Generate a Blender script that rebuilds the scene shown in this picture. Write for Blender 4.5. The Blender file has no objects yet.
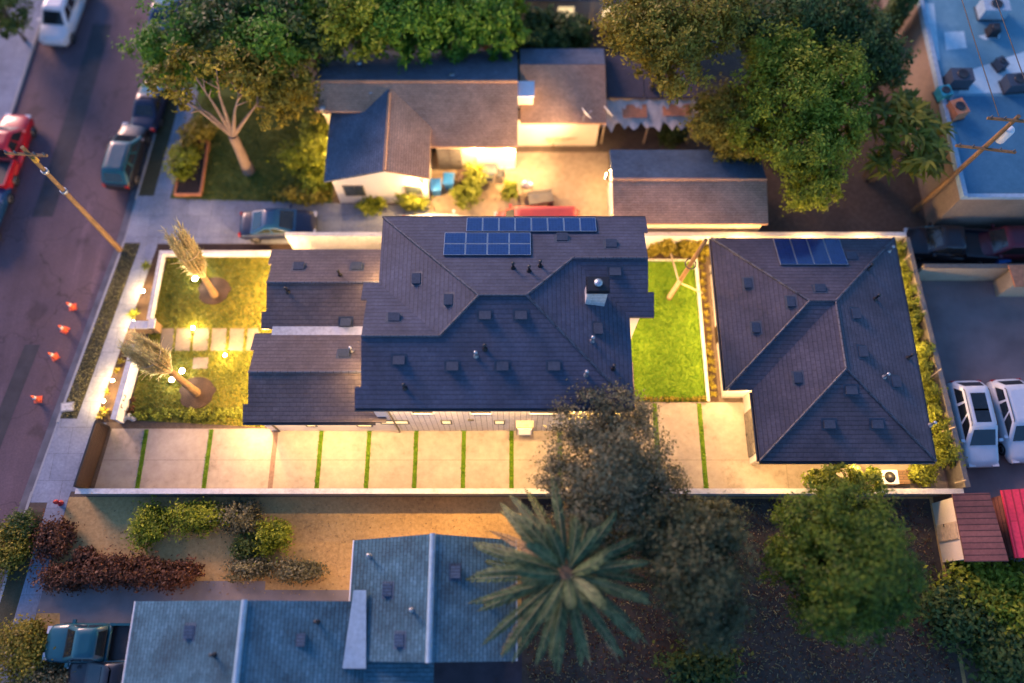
import bpy, bmesh, math, random
import numpy as np
from mathutils import Vector, Matrix

random.seed(7)
RNG = np.random.default_rng(11)
SC = bpy.context.scene
COL = SC.collection
R = math.radians
T, H, F = R(20.0), 43.0, 780.0
ST, CT = math.sin(T), math.cos(T)

def at(px, py, z=0.0):
    """world (x, y) seen at a photo pixel on the level z"""
    u, v = (px - 512) / F, (341.5 - py) / F
    k = (z - H) / (v * ST - CT)
    return (u * k, (v * CT + ST) * k)

def at3(px, py, z=0.0):
    x, y = at(px, py, z)
    return (x, y, z)

# ------------------------------------------------------------------ materials
def newmat(name):
    m = bpy.data.materials.new(name); m.use_nodes = True
    nt = m.node_tree
    return m, nt, nt.nodes['Principled BSDF']

def N(nt, t, **kw):
    n = nt.nodes.new(t)
    for k, v in kw.items():
        setattr(n, k, v)
    return n

def uvout(nt):
    return N(nt, 'ShaderNodeUVMap').outputs['UV']

def ramp(nt, fac, stops):
    r = N(nt, 'ShaderNodeValToRGB')
    el = r.color_ramp.elements
    while len(el) < len(stops):
        el.new(0.5)
    for e, (p, c) in zip(el, stops):
        e.position = p
        e.color = (c[0], c[1], c[2], 1)
    nt.links.new(fac, r.inputs['Fac'])
    return r.outputs['Color']

def noise(nt, vec, scale, detail=4, rough=0.55):
    n = N(nt, 'ShaderNodeTexNoise')
    n.inputs['Scale'].default_value = scale
    n.inputs['Detail'].default_value = detail
    n.inputs['Roughness'].default_value = rough
    if vec is not None:
        nt.links.new(vec, n.inputs['Vector'])
    return n.outputs['Fac']

def mixc(nt, fac, a, b, mode='MIX'):
    m = N(nt, 'ShaderNodeMix', data_type='RGBA', blend_type=mode)
    for sock, val in ((m.inputs[0], fac), (m.inputs[6], a), (m.inputs[7], b)):
        if isinstance(val, (int, float)):
            sock.default_value = val
        elif isinstance(val, tuple):
            sock.default_value = (val[0], val[1], val[2], 1)
        else:
            nt.links.new(val, sock)
    return m.outputs[2]

def bump(nt, bsdf, h, strength, dist):
    b = N(nt, 'ShaderNodeBump')
    b.inputs['Strength'].default_value = strength
    b.inputs['Distance'].default_value = dist
    nt.links.new(h, b.inputs['Height'])
    nt.links.new(b.outputs['Normal'], bsdf.inputs['Normal'])

def wpos(nt):
    return N(nt, 'ShaderNodeNewGeometry').outputs['Position']

def plain(name, c, rough=0.6, var=0.15, scale=3.0, metal=0.0, bmp=0.0, spec=None):
    m, nt, b = newmat(name)
    f = noise(nt, wpos(nt), scale, 5)
    lo = tuple(x * (1 - var) for x in c); hi = tuple(min(1, x * (1 + var)) for x in c)
    nt.links.new(ramp(nt, f, [(0.3, lo), (0.7, hi)]), b.inputs['Base Color'])
    b.inputs['Roughness'].default_value = rough
    b.inputs['Metallic'].default_value = metal
    if spec is not None:
        b.inputs['Specular IOR Level'].default_value = spec
    if bmp:
        bump(nt, b, noise(nt, wpos(nt), scale * 9, 3), 0.5, bmp)
    return m

def mottled(name, cols, s1, s2, rough=0.9, bmp=0.02, mixf=0.5):
    """two scales of patches through a ramp of colours"""
    m, nt, b = newmat(name)
    p = wpos(nt)
    a = noise(nt, p, s1, 6, 0.6); c = noise(nt, p, s2, 4, 0.7)
    mx = N(nt, 'ShaderNodeMath', operation='MULTIPLY_ADD')
    nt.links.new(c, mx.inputs[0]); mx.inputs[1].default_value = mixf
    sb = N(nt, 'ShaderNodeMath', operation='MULTIPLY'); nt.links.new(a, sb.inputs[0]); sb.inputs[1].default_value = 1 - mixf
    nt.links.new(sb.outputs[0], mx.inputs[2])
    n = len(cols)
    nt.links.new(ramp(nt, mx.outputs[0], [(0.32 + 0.36 * i / (n - 1), k) for i, k in enumerate(cols)]), b.inputs['Base Color'])
    b.inputs['Roughness'].default_value = rough
    bump(nt, b, c, 0.6, bmp)
    return m

def tiles(name, c1, c2, mortar, w, h, rough=0.75, b_dist=0.03, gap=0.02, stain=0.35, saw=True, rowline=0.75):
    """courses of roof tiles, siding boards, bricks ... laid out in metres on each face"""
    m, nt, b = newmat(name)
    uv = uvout(nt)
    br = N(nt, 'ShaderNodeTexBrick')
    br.offset = 0.5
    br.inputs['Scale'].default_value = 1.0
    br.inputs['Brick Width'].default_value = w
    br.inputs['Row Height'].default_value = h
    br.inputs['Mortar Size'].default_value = gap
    br.inputs['Mortar Smooth'].default_value = 0.3
    br.inputs['Color1'].default_value = (*c1, 1); br.inputs['Color2'].default_value = (*c2, 1)
    br.inputs['Mortar'].default_value = (*mortar, 1)
    nt.links.new(uv, br.inputs['Vector'])
    f = noise(nt, wpos(nt), 0.5, 6, 0.65)
    st = ramp(nt, f, [(0.3, (1 - stain,) * 3), (0.7, (1 + stain * 0.6,) * 3)])
    f2 = noise(nt, wpos(nt), 7.0, 3, 0.6)
    st2 = ramp(nt, f2, [(0.25, (0.8,) * 3), (0.75, (1.2,) * 3)])
    c = mixc(nt, 1.0, br.outputs['Color'], st, 'MULTIPLY')
    c = mixc(nt, 1.0, c, st2, 'MULTIPLY')
    nt.links.new(c, b.inputs['Base Color'])
    b.inputs['Roughness'].default_value = rough
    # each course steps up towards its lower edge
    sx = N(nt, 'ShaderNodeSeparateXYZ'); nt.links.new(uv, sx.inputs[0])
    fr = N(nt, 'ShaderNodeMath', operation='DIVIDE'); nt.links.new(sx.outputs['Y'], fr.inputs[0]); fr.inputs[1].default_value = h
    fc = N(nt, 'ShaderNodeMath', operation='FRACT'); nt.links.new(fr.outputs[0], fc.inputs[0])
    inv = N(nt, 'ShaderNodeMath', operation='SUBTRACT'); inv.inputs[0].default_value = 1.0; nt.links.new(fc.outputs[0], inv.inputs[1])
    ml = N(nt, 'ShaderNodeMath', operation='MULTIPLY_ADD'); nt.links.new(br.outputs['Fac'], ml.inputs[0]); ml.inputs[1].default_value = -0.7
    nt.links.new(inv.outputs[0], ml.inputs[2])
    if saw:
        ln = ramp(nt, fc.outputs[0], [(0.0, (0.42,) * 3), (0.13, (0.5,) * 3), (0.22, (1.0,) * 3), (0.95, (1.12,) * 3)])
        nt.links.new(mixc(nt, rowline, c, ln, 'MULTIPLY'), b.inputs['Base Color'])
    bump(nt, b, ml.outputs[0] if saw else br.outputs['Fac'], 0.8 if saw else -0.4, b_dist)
    return m

def paint(name, c, rough=0.3, metal=0.0, coat=0.35):
    m, nt, b = newmat(name)
    f = noise(nt, wpos(nt), 2.0, 4)
    nt.links.new(ramp(nt, f, [(0.3, tuple(x * 0.88 for x in c)), (0.75, c)]), b.inputs['Base Color'])
    rr = N(nt, 'ShaderNodeMapRange'); nt.links.new(noise(nt, wpos(nt), 6, 4), rr.inputs['Value'])
    rr.inputs['To Min'].default_value = rough * 0.7; rr.inputs['To Max'].default_value = rough * 1.5
    nt.links.new(rr.outputs[0], b.inputs['Roughness'])
    b.inputs['Metallic'].default_value = metal
    b.inputs['Coat Weight'].default_value = coat
    return m

def glass(name, c=(0.01, 0.014, 0.018), rough=0.06):
    m, nt, b = newmat(name)
    f = noise(nt, wpos(nt), 1.5, 3)
    nt.links.new(ramp(nt, f, [(0.3, c), (0.7, tuple(x * 1.8 for x in c))]), b.inputs['Base Color'])
    b.inputs['Roughness'].default_value = rough
    b.inputs['Coat Weight'].default_value = 0.4
    return m

def emit(name, c, s):
    m, nt, b = newmat(name)
    b.inputs['Base Color'].default_value = (*c, 1)
    b.inputs['Emission Color'].default_value = (*c, 1)
    b.inputs['Emission Strength'].default_value = s
    return m

def leafmat(name, dark, mid, light, trans=0.38):
    m, nt, b = newmat(name)
    g = N(nt, 'ShaderNodeNewGeometry')
    n = noise(nt, g.outputs['Position'], 0.9, 3)
    ad = N(nt, 'ShaderNodeMath', operation='MULTIPLY_ADD'); nt.links.new(g.outputs['Random Per Island'], ad.inputs[0]); ad.inputs[1].default_value = 0.55
    sb = N(nt, 'ShaderNodeMath', operation='MULTIPLY_ADD'); nt.links.new(n, sb.inputs[0]); sb.inputs[1].default_value = 0.9; sb.inputs[2].default_value = -0.22
    nt.links.new(sb.outputs[0], ad.inputs[2])
    c = ramp(nt, ad.outputs[0], [(0.1, dark), (0.5, mid), (0.92, light)])
    nt.links.new(c, b.inputs['Base Color'])
    b.inputs['Roughness'].default_value = 0.55
    b.inputs['Specular IOR Level'].default_value = 0.3
    tr = N(nt, 'ShaderNodeBsdfTranslucent'); nt.links.new(c, tr.inputs['Color'])
    mx = N(nt, 'ShaderNodeMixShader'); mx.inputs[0].default_value = trans
    out = nt.nodes['Material Output']
    nt.links.new(b.outputs[0], mx.inputs[1]); nt.links.new(tr.outputs[0], mx.inputs[2])
    nt.links.new(mx.outputs[0], out.inputs['Surface'])
    return m

M = {}
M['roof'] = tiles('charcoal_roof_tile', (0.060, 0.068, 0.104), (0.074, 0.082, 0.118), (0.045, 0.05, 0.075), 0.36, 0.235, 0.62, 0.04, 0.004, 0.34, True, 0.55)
M['roof_warm_lit'] = tiles('warm_lit_charcoal_tile', (0.105, 0.084, 0.088), (0.128, 0.102, 0.104), (0.04, 0.033, 0.036), 0.36, 0.235, 0.62, 0.04, 0.004, 0.34, True, 0.55)  # wing roofs: charcoal tile with a warm glow put into its colour
M['roof_back'] = tiles('half_warm_lit_tile', (0.084, 0.074, 0.092), (0.102, 0.088, 0.106), (0.030, 0.028, 0.038), 0.36, 0.235, 0.62, 0.04, 0.004, 0.36, True, 0.55)  # back roof: same tile, a weaker warm glow mixed into its colour
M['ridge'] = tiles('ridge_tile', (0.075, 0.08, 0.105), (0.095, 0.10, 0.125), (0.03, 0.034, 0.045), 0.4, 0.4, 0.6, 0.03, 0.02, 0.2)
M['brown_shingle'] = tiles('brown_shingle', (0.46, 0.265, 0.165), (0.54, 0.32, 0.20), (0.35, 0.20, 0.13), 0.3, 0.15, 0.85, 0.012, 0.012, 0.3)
M['slate_skylit_shingle'] = tiles('slate_skylit_shingle', (0.12, 0.145, 0.19), (0.155, 0.18, 0.23), (0.08, 0.095, 0.125), 0.3, 0.15, 0.85, 0.012, 0.012, 0.3)  # slate far roofs; also brown house slopes with blue sky light painted in
M['skylit_navy_shingle'] = tiles('skylit_navy_shingle', (0.06, 0.105, 0.16), (0.08, 0.13, 0.19), (0.045, 0.075, 0.115), 0.3, 0.15, 0.85, 0.012, 0.01, 0.3)  # brown garage's rear slope with blue sky light painted in; also vent colour
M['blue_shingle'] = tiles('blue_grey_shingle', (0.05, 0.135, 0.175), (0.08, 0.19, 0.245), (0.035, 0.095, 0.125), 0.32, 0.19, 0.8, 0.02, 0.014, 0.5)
M['blue_ridge'] = plain('pale_blue_flashing', (0.30, 0.42, 0.50), 0.6, 0.15, 4)
M['rust_roof'] = tiles('rust_metal_roof', (0.17, 0.062, 0.048), (0.21, 0.08, 0.06), (0.09, 0.03, 0.025), 5.0, 0.3, 0.6, 0.02, 0.02, 0.4)
M['red_roof'] = tiles('crimson_metal_roof', (0.48, 0.022, 0.055), (0.55, 0.03, 0.075), (0.3, 0.012, 0.03), 5.0, 0.35, 0.45, 0.02, 0.02, 0.2)
M['pink_roof'] = tiles('pink_metal_roof', (0.56, 0.13, 0.17), (0.62, 0.15, 0.2), (0.4, 0.08, 0.12), 5.0, 0.35, 0.45, 0.02, 0.02, 0.2)
M['dark_roof'] = mottled('dark_felt_roof', [(0.045, 0.04, 0.05), (0.07, 0.06, 0.075), (0.10, 0.085, 0.10)], 0.4, 5)
M['flat_roof'] = mottled('white_coated_flat_roof', [(0.055, 0.18, 0.25), (0.10, 0.26, 0.34), (0.20, 0.40, 0.48)], 0.16, 1.5, 0.7, 0.01, 0.3)
M['blue_coat'] = mottled('blue_roof_coating', [(0.03, 0.12, 0.20), (0.045, 0.16, 0.25), (0.07, 0.20, 0.30)], 0.3, 3, 0.6, 0.01)
M['white_coat'] = mottled('white_roof_patch', [(0.32, 0.50, 0.56), (0.42, 0.60, 0.66), (0.52, 0.68, 0.72)], 0.5, 4, 0.6, 0.008)
M['stucco'] = mottled('white_stucco', [(0.66, 0.63, 0.58), (0.74, 0.71, 0.66), (0.80, 0.77, 0.72)], 0.5, 12, 0.9, 0.012)
M['white_wall'] = mottled('white_painted_wall', [(0.42, 0.40, 0.38), (0.64, 0.62, 0.60), (0.76, 0.74, 0.72)], 0.6, 5, 0.85, 0.01)
M['cream'] = mottled('cream_stucco', [(0.55, 0.47, 0.36), (0.63, 0.55, 0.43), (0.70, 0.61, 0.49)], 0.5, 12, 0.9, 0.012)
M['beige_wall'] = mottled('beige_block_wall', [(0.33, 0.26, 0.18), (0.42, 0.33, 0.23), (0.50, 0.40, 0.28)], 0.5, 8, 0.9, 0.012)
M['brown_wall'] = mottled('grey_brown_block_wall', [(0.16, 0.12, 0.09), (0.23, 0.175, 0.13), (0.30, 0.23, 0.17)], 0.4, 6, 0.9, 0.012)
M['grey_wall'] = mottled('grey_brown_wall', [(0.13, 0.115, 0.105), (0.19, 0.17, 0.15), (0.25, 0.22, 0.2)], 0.4, 5, 0.9, 0.012)
M['siding'] = tiles('white_board_siding', (0.70, 0.67, 0.63), (0.76, 0.73, 0.69), (0.34, 0.32, 0.30), 0.3, 8.0, 0.75, 0.02, 0.018, 0.12, False)
M['concrete'] = mottled('pale_concrete_slab', [(0.20, 0.165, 0.135), (0.33, 0.28, 0.235), (0.395, 0.34, 0.285), (0.46, 0.40, 0.34)], 0.45, 2.6, 0.85, 0.006, 0.4)
M['sidewalk'] = tiles('sidewalk_concrete', (0.23, 0.255, 0.315), (0.28, 0.305, 0.365), (0.13, 0.14, 0.17), 1.5, 1.5, 0.85, 0.01, 0.012, 0.3, False)
M['kerb'] = mottled('kerb_concrete', [(0.30, 0.29, 0.28), (0.38, 0.37, 0.36), (0.45, 0.43, 0.42)], 0.4, 6, 0.9, 0.006)
M['paver'] = mottled('paving_stone', [(0.13, 0.11, 0.095), (0.19, 0.16, 0.135), (0.24, 0.20, 0.17)], 0.8, 8, 0.85, 0.006)
M['soil'] = mottled('bare_soil', [(0.06, 0.045, 0.035), (0.11, 0.08, 0.06), (0.17, 0.125, 0.09)], 0.25, 4, 0.95, 0.03)
M['mulch'] = mottled('bark_mulch', [(0.018, 0.011, 0.009), (0.042, 0.024, 0.017), (0.085, 0.05, 0.034)], 1.5, 14, 0.95, 0.04)
M['dry'] = mottled('dry_yellow_grass', [(0.25, 0.155, 0.06), (0.48, 0.31, 0.12), (0.62, 0.42, 0.18)], 0.22, 5, 0.95, 0.03)
M['yardfloor'] = mottled('trodden_yard', [(0.20, 0.15, 0.11), (0.32, 0.25, 0.18), (0.43, 0.35, 0.26)], 0.22, 3, 0.9, 0.012)
M['lawn'] = mottled('patchy_front_lawn', [(0.08, 0.09, 0.008), (0.14, 0.145, 0.01), (0.22, 0.19, 0.02), (0.36, 0.27, 0.06)], 0.42, 6, 0.95, 0.05, 0.42)
M['turf'] = mottled('bright_back_turf', [(0.09, 0.17, 0.004), (0.125, 0.22, 0.005), (0.16, 0.26, 0.008)], 0.5, 5, 0.95, 0.05, 0.5)
M['verge'] = mottled('dull_verge_grass', [(0.035, 0.036, 0.018), (0.06, 0.058, 0.03), (0.10, 0.085, 0.05)], 0.5, 6, 0.95, 0.04)
M['lawn_green'] = mottled('mid_green_lawn_grass', [(0.045, 0.07, 0.01), (0.08, 0.115, 0.014), (0.14, 0.17, 0.025)], 0.35, 6, 0.95, 0.05)  # mottled green of the northern lawn
M['black'] = plain('black_metal', (0.02, 0.02, 0.023), 0.4, 0.2, 4)
M['dark_trim'] = plain('dark_gutter_metal', (0.035, 0.034, 0.04), 0.4, 0.2, 4)
M['vent'] = plain('grey_vent_metal', (0.045, 0.06, 0.085), 0.5, 0.2, 8)
M['steel'] = plain('galvanised_steel', (0.42, 0.43, 0.45), 0.35, 0.15, 6, 0.7)
M['white_metal'] = plain('white_enamel', (0.72, 0.72, 0.72), 0.4, 0.08, 6)
M['teal_thing'] = plain('teal_plastic', (0.03, 0.30, 0.38), 0.5, 0.2, 4)
M['wood'] = tiles('brown_timber', (0.17, 0.10, 0.055), (0.22, 0.13, 0.07), (0.08, 0.05, 0.03), 2.4, 0.14, 0.75, 0.01, 0.02, 0.3, False)
M['dark_wood'] = tiles('dark_slatted_timber', (0.035, 0.018, 0.013), (0.05, 0.028, 0.02), (0.02, 0.012, 0.01), 4.0, 0.14, 0.7, 0.01, 0.02, 0.3, False)
M['pole_wood'] = mottled('weathered_pole_timber', [(0.10, 0.06, 0.03), (0.20, 0.115, 0.05), (0.30, 0.17, 0.07)], 0.8, 9, 0.85, 0.01)
M['pale_wood'] = plain('pale_timber', (0.46, 0.36, 0.24), 0.7, 0.2, 5)
M['bark'] = mottled('tree_bark', [(0.055, 0.04, 0.03), (0.10, 0.075, 0.055), (0.16, 0.12, 0.09)], 1.5, 12, 0.95, 0.04)
M['pale_bark'] = mottled('pale_tree_bark', [(0.17, 0.11, 0.075), (0.28, 0.19, 0.13), (0.38, 0.27, 0.19)], 1.2, 10, 0.95, 0.03)
M['palm_bark'] = mottled('ringed_palm_bark', [(0.10, 0.06, 0.03), (0.20, 0.125, 0.06), (0.30, 0.195, 0.10)], 2.5, 14, 0.95, 0.06)
M['tyre'] = plain('tyre_rubber', (0.015, 0.015, 0.016), 0.85, 0.2, 8)
M['rim'] = plain('alloy_rim', (0.35, 0.35, 0.37), 0.35, 0.15, 6, 0.8)
M['glass'] = glass('dark_glass')
M['house_glass'] = glass('window_glass', (0.03, 0.04, 0.05))
M['lit'] = emit('lit_window', (1.0, 0.72, 0.36), 0.3)
M['lamp'] = emit('lamp_glow', (1.0, 0.70, 0.34), 40.0)
M['lamp_white'] = emit('lamp_glow_white', (1.0, 0.93, 0.82), 90.0)
M['tail'] = plain('tail_light_plastic', (0.35, 0.02, 0.02), 0.3, 0.1, 4)
M['head'] = plain('head_light_plastic', (0.6, 0.6, 0.62), 0.15, 0.1, 4)
M['cone'] = plain('orange_cone_plastic', (0.85, 0.13, 0.05), 0.5, 0.15, 6)
M['bin_blue'] = plain('blue_bin_plastic', (0.02, 0.17, 0.52), 0.5, 0.15, 6)
M['bin_dark'] = plain('brown_bin_plastic', (0.06, 0.035, 0.03), 0.5, 0.15, 6)
M['terracotta'] = plain('terracotta', (0.48, 0.19, 0.09), 0.8, 0.2, 4)
M['canvas'] = mottled('weathered_white_canvas', [(0.36, 0.31, 0.28), (0.55, 0.49, 0.44), (0.66, 0.60, 0.55)], 0.8, 6, 0.9, 0.01)
M['joint'] = plain('joint_grout', (0.20, 0.17, 0.14), 0.9, 0.2, 5)

def solar_mat():
    m, nt, b = newmat('solar_cells')
    uv = uvout(nt)
    br = N(nt, 'ShaderNodeTexBrick'); br.offset = 0.0
    br.inputs['Scale'].default_value = 1.0
    br.inputs['Brick Width'].default_value = 0.16; br.inputs['Row Height'].default_value = 0.16
    br.inputs['Mortar Size'].default_value = 0.006
    br.inputs['Color1'].default_value = (0.006, 0.022, 0.10, 1); br.inputs['Color2'].default_value = (0.009, 0.032, 0.135, 1)
    br.inputs['Mortar'].default_value = (0.03, 0.06, 0.17, 1)
    nt.links.new(uv, br.inputs['Vector'])
    nt.links.new(br.outputs['Color'], b.inputs['Base Color'])
    b.inputs['Roughness'].default_value = 0.12
    b.inputs['Coat Weight'].default_value = 0.3
    return m
M['solar'] = solar_mat()

def road_mat():
    m, nt, b = newmat('worn_asphalt')
    p = wpos(nt)
    mp = N(nt, 'ShaderNodeMapping'); mp.inputs['Rotation'].default_value = (0, 0, R(7)); mp.inputs['Scale'].default_value = (1.0, 0.07, 1)
    nt.links.new(p, mp.inputs['Vector'])
    streak = noise(nt, mp.outputs[0], 0.9, 6, 0.6)
    patch = noise(nt, p, 0.13, 5, 0.6)
    fine = noise(nt, p, 9, 4, 0.7)
    c = ramp(nt, patch, [(0.3, (0.08, 0.05, 0.062)), (0.7, (0.165, 0.10, 0.115))])
    c = mixc(nt, 0.8, c, ramp(nt, streak, [(0.3, (0.75,) * 3), (0.62, (1.05,) * 3), (0.72, (1.5,) * 3)]), 'MULTIPLY')
    c = mixc(nt, 0.7, c, ramp(nt, fine, [(0.3, (0.75,) * 3), (0.7, (1.3,) * 3)]), 'MULTIPLY')
    vo = N(nt, 'ShaderNodeTexVoronoi', feature='DISTANCE_TO_EDGE'); vo.inputs['Scale'].default_value = 0.22
    dist = N(nt, 'ShaderNodeVectorMath', operation='ADD'); nt.links.new(p, dist.inputs[0])
    nn = N(nt, 'ShaderNodeTexNoise'); nn.inputs['Scale'].default_value = 0.8; nt.links.new(p, nn.inputs['Vector'])
    sc = N(nt, 'ShaderNodeVectorMath', operation='SCALE'); nt.links.new(nn.outputs['Color'], sc.inputs[0]); sc.inputs['Scale'].default_value = 2.2
    nt.links.new(sc.outputs[0], dist.inputs[1]); nt.links.new(dist.outputs[0], vo.inputs['Vector'])
    ck = ramp(nt, vo.outputs['Distance'], [(0.0, (0.45,) * 3), (0.012, (1,) * 3)])
    c = mixc(nt, 0.8, c, ck, 'MULTIPLY')
    nt.links.new(c, b.inputs['Base Color'])
    oil = noise(nt, p, 0.55, 3, 0.5)
    c2 = mixc(nt, 0.75, c, ramp(nt, oil, [(0.30, (0.5,) * 3), (0.40, (1,) * 3)]), 'MULTIPLY'); nt.links.new(c2, b.inputs['Base Color'])
    b.inputs['Roughness'].default_value = 0.8
    bump(nt, b, fine, 0.5, 0.01)
    return m
M['asphalt'] = road_mat()

L = {}
L['dusky'] = leafmat('dusky_olive_leaf', (0.03, 0.04, 0.018), (0.08, 0.095, 0.042), (0.17, 0.18, 0.085))
L['deep'] = leafmat('deep_green_leaf', (0.025, 0.055, 0.006), (0.075, 0.135, 0.012), (0.21, 0.28, 0.028), 0.4)
L['olive'] = leafmat('dusty_olive_leaf', (0.055, 0.055, 0.028), (0.17, 0.165, 0.085), (0.36, 0.33, 0.19), 0.4)
L['green'] = leafmat('mid_green_leaf', (0.07, 0.10, 0.008), (0.24, 0.30, 0.022), (0.48, 0.50, 0.06), 0.45)
L['dark'] = leafmat('dark_green_leaf', (0.025, 0.05, 0.014), (0.075, 0.125, 0.03), (0.17, 0.22, 0.05), 0.4)
L['rich'] = leafmat('rich_green_leaf', (0.035, 0.09, 0.008), (0.11, 0.25, 0.02), (0.26, 0.40, 0.05), 0.4)
L['yellow'] = leafmat('yellow_green_leaf', (0.09, 0.075, 0.008), (0.26, 0.22, 0.025), (0.46, 0.38, 0.06), 0.4)
L['lime'] = leafmat('lime_leaf', (0.1080, 0.1350, 0.0162), (0.2160, 0.2565, 0.0270), (0.3780, 0.4050, 0.0675))
L['rust'] = leafmat('rust_brown_leaf', (0.05, 0.018, 0.01), (0.11, 0.042, 0.02), (0.20, 0.085, 0.04), 0.3)
L['palm'] = leafmat('blue_green_palm_leaf', (0.02, 0.036, 0.012), (0.065, 0.10, 0.035), (0.18, 0.22, 0.085), 0.1)
L['tied'] = leafmat('straw_green_frond', (0.20, 0.18, 0.08), (0.38, 0.35, 0.18), (0.60, 0.54, 0.32), 0.4)
L['grass'] = leafmat('grass_blade', (0.0675, 0.0900, 0.0150), (0.1275, 0.1575, 0.0270), (0.2550, 0.2400, 0.0600))
L['turf'] = leafmat('turf_blade', (0.0675, 0.1553, 0.0108), (0.1080, 0.2430, 0.0162), (0.1620, 0.3240, 0.0270))
L['dry'] = leafmat('dry_blade', (0.1560, 0.1105, 0.0585), (0.3120, 0.2210, 0.1170), (0.4940, 0.3640, 0.1950))

# ------------------------------------------------------------------ mesh building
class MB:
    def __init__(self):
        self.v = []; self.f = []; self.s = []
    def add(self, vs, fs, smooth=False):
        o = len(self.v)
        self.v += [tuple(p) for p in vs]
        self.f += [tuple(i + o for i in f) for f in fs]
        self.s += [smooth] * len(fs)
        return self
    def box(self, c, s, rz=0.0):
        cx, cy, cz = c; hx, hy, hz = s[0] / 2, s[1] / 2, s[2] / 2
        co, si = math.cos(rz), math.sin(rz)
        vs = []
        for z in (-hz, hz):
            for x, y in ((-hx, -hy), (hx, -hy), (hx, hy), (-hx, hy)):
                vs.append((cx + x * co - y * si, cy + x * si + y * co, cz + z))
        return self.add(vs, [(3, 2, 1, 0), (4, 5, 6, 7), (0, 1, 5, 4), (1, 2, 6, 5), (2, 3, 7, 6), (3, 0, 4, 7)])
    def bx(self, x0, x1, y0, y1, z0, z1):
        return self.box(((x0 + x1) / 2, (y0 + y1) / 2, (z0 + z1) / 2), (x1 - x0, y1 - y0, z1 - z0))
    def prism(self, poly, z0, z1):
        a = sum(poly[i][0] * poly[(i + 1) % len(poly)][1] - poly[(i + 1) % len(poly)][0] * poly[i][1] for i in range(len(poly)))
        if a < 0:
            poly = poly[::-1]
        n = len(poly)
        vs = [(p[0], p[1], z0) for p in poly] + [(p[0], p[1], z1) for p in poly]
        fs = [tuple(range(n))[::-1], tuple(range(n, 2 * n))] + [(i, (i + 1) % n, n + (i + 1) % n, n + i) for i in range(n)]
        return self.add(vs, fs)
    def sheet(self, poly, z):
        a = sum(poly[i][0] * poly[(i + 1) % len(poly)][1] - poly[(i + 1) % len(poly)][0] * poly[i][1] for i in range(len(poly)))
        if a < 0:
            poly = poly[::-1]
        return self.add([(p[0], p[1], z) for p in poly], [tuple(range(len(poly)))])
    def loft(self, rings, cap=True, smooth=True):
        n = len(rings[0]); vs = [p for r in rings for p in r]; fs = []
        for k in range(len(rings) - 1):
            for i in range(n):
                j = (i + 1) % n
                fs.append((k * n + i, k * n + j, (k + 1) * n + j, (k + 1) * n + i))
        self.add(vs, fs, smooth)
        if cap:
            self.add(rings[0], [tuple(range(n))[::-1]]); self.add(rings[-1], [tuple(range(n))])
        return self
    def tube(self, pts, rad, n=8, cap=True, smooth=True):
        pts = [Vector(p) for p in pts]
        if not isinstance(rad, (list, tuple)):
            rad = [rad] * len(pts)
        rings = []
        for i, p in enumerate(pts):
            d = (pts[min(i + 1, len(pts) - 1)] - pts[max(i - 1, 0)]).normalized()
            a = d.cross(Vector((0, 0, 1)) if abs(d.z) < 0.95 else Vector((1, 0, 0))).normalized(); b = d.cross(a)
            rings.append([tuple(p + (a * math.cos(t) + b * math.sin(t)) * rad[i]) for t in [-2 * math.pi * k / n for k in range(n)]])
        return self.loft(rings, cap, smooth)
    def lathe(self, prof, c=(0, 0, 0), n=16, smooth=True):
        rings = [[(c[0] + r * math.cos(2 * math.pi * k / n), c[1] + r * math.sin(2 * math.pi * k / n), c[2] + z) for k in range(n)] for r, z in prof]
        return self.loft(rings, True, smooth)
    def shell(self, faces, t):
        """roof: top faces, the same faces t lower, and fascias round the open edges"""
        idx = {}; vs = []; fs = []
        for poly in faces:
            nz = sum(poly[i][0] * poly[(i + 1) % len(poly)][1] - poly[(i + 1) % len(poly)][0] * poly[i][1] for i in range(len(poly)))
            if nz < 0:
                poly = poly[::-1]
            f = []
            for p in poly:
                k = tuple(round(q, 3) for q in p)
                if k not in idx:
                    idx[k] = len(vs); vs.append(p)
                f.append(idx[k])
            fs.append(tuple(f))
        n = len(vs)
        ed = {}
        for f in fs:
            for i in range(len(f)):
                ed[(f[i], f[(i + 1) % len(f)])] = 1
        sides = [(b, a, a + n, b + n) for (a, b) in ed if (b, a) not in ed]
        allv = list(vs) + [(p[0], p[1], p[2] - t) for p in vs]
        return self.add(allv, fs + [tuple(i + n for i in f)[::-1] for f in fs] + sides)
    def build(self, name, mat, parent=None, world=False, uv=True):
        off = Vector((0, 0, 0))
        if world and parent is not None:
            p = parent
            while p is not None:
                off += p.location; p = p.parent
        me = bpy.data.meshes.new(name)
        me.from_pydata([(x - off.x, y - off.y, z - off.z) for x, y, z in self.v], [], self.f)
        me.polygons.foreach_set('use_smooth', self.s)
        if uv:
            lay = me.uv_layers.new(name='UVMap')
            dat = np.zeros(len(me.loops) * 2, dtype=np.float32)
            V = self.v
            for pl in me.polygons:
                n = pl.normal
                if abs(n.z) > 0.985:
                    ux, uy, uz, wx, wy, wz = 1, 0, 0, 0, 1, 0
                else:
                    l = math.hypot(n.x, n.y); ux, uy, uz = -n.y / l, n.x / l, 0
                    wx, wy, wz = n.y * uz - n.z * uy, n.z * ux - n.x * uz, n.x * uy - n.y * ux
                for li, vi in zip(pl.loop_indices, pl.vertices):
                    x, y, z = V[vi]
                    dat[2 * li] = ux * x + uy * y + uz * z; dat[2 * li + 1] = wx * x + wy * y + wz * z
            lay.data.foreach_set('uv', dat)
        me.materials.append(mat)
        o = bpy.data.objects.new(name, me); COL.objects.link(o)
        o.parent = parent
        return o

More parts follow.
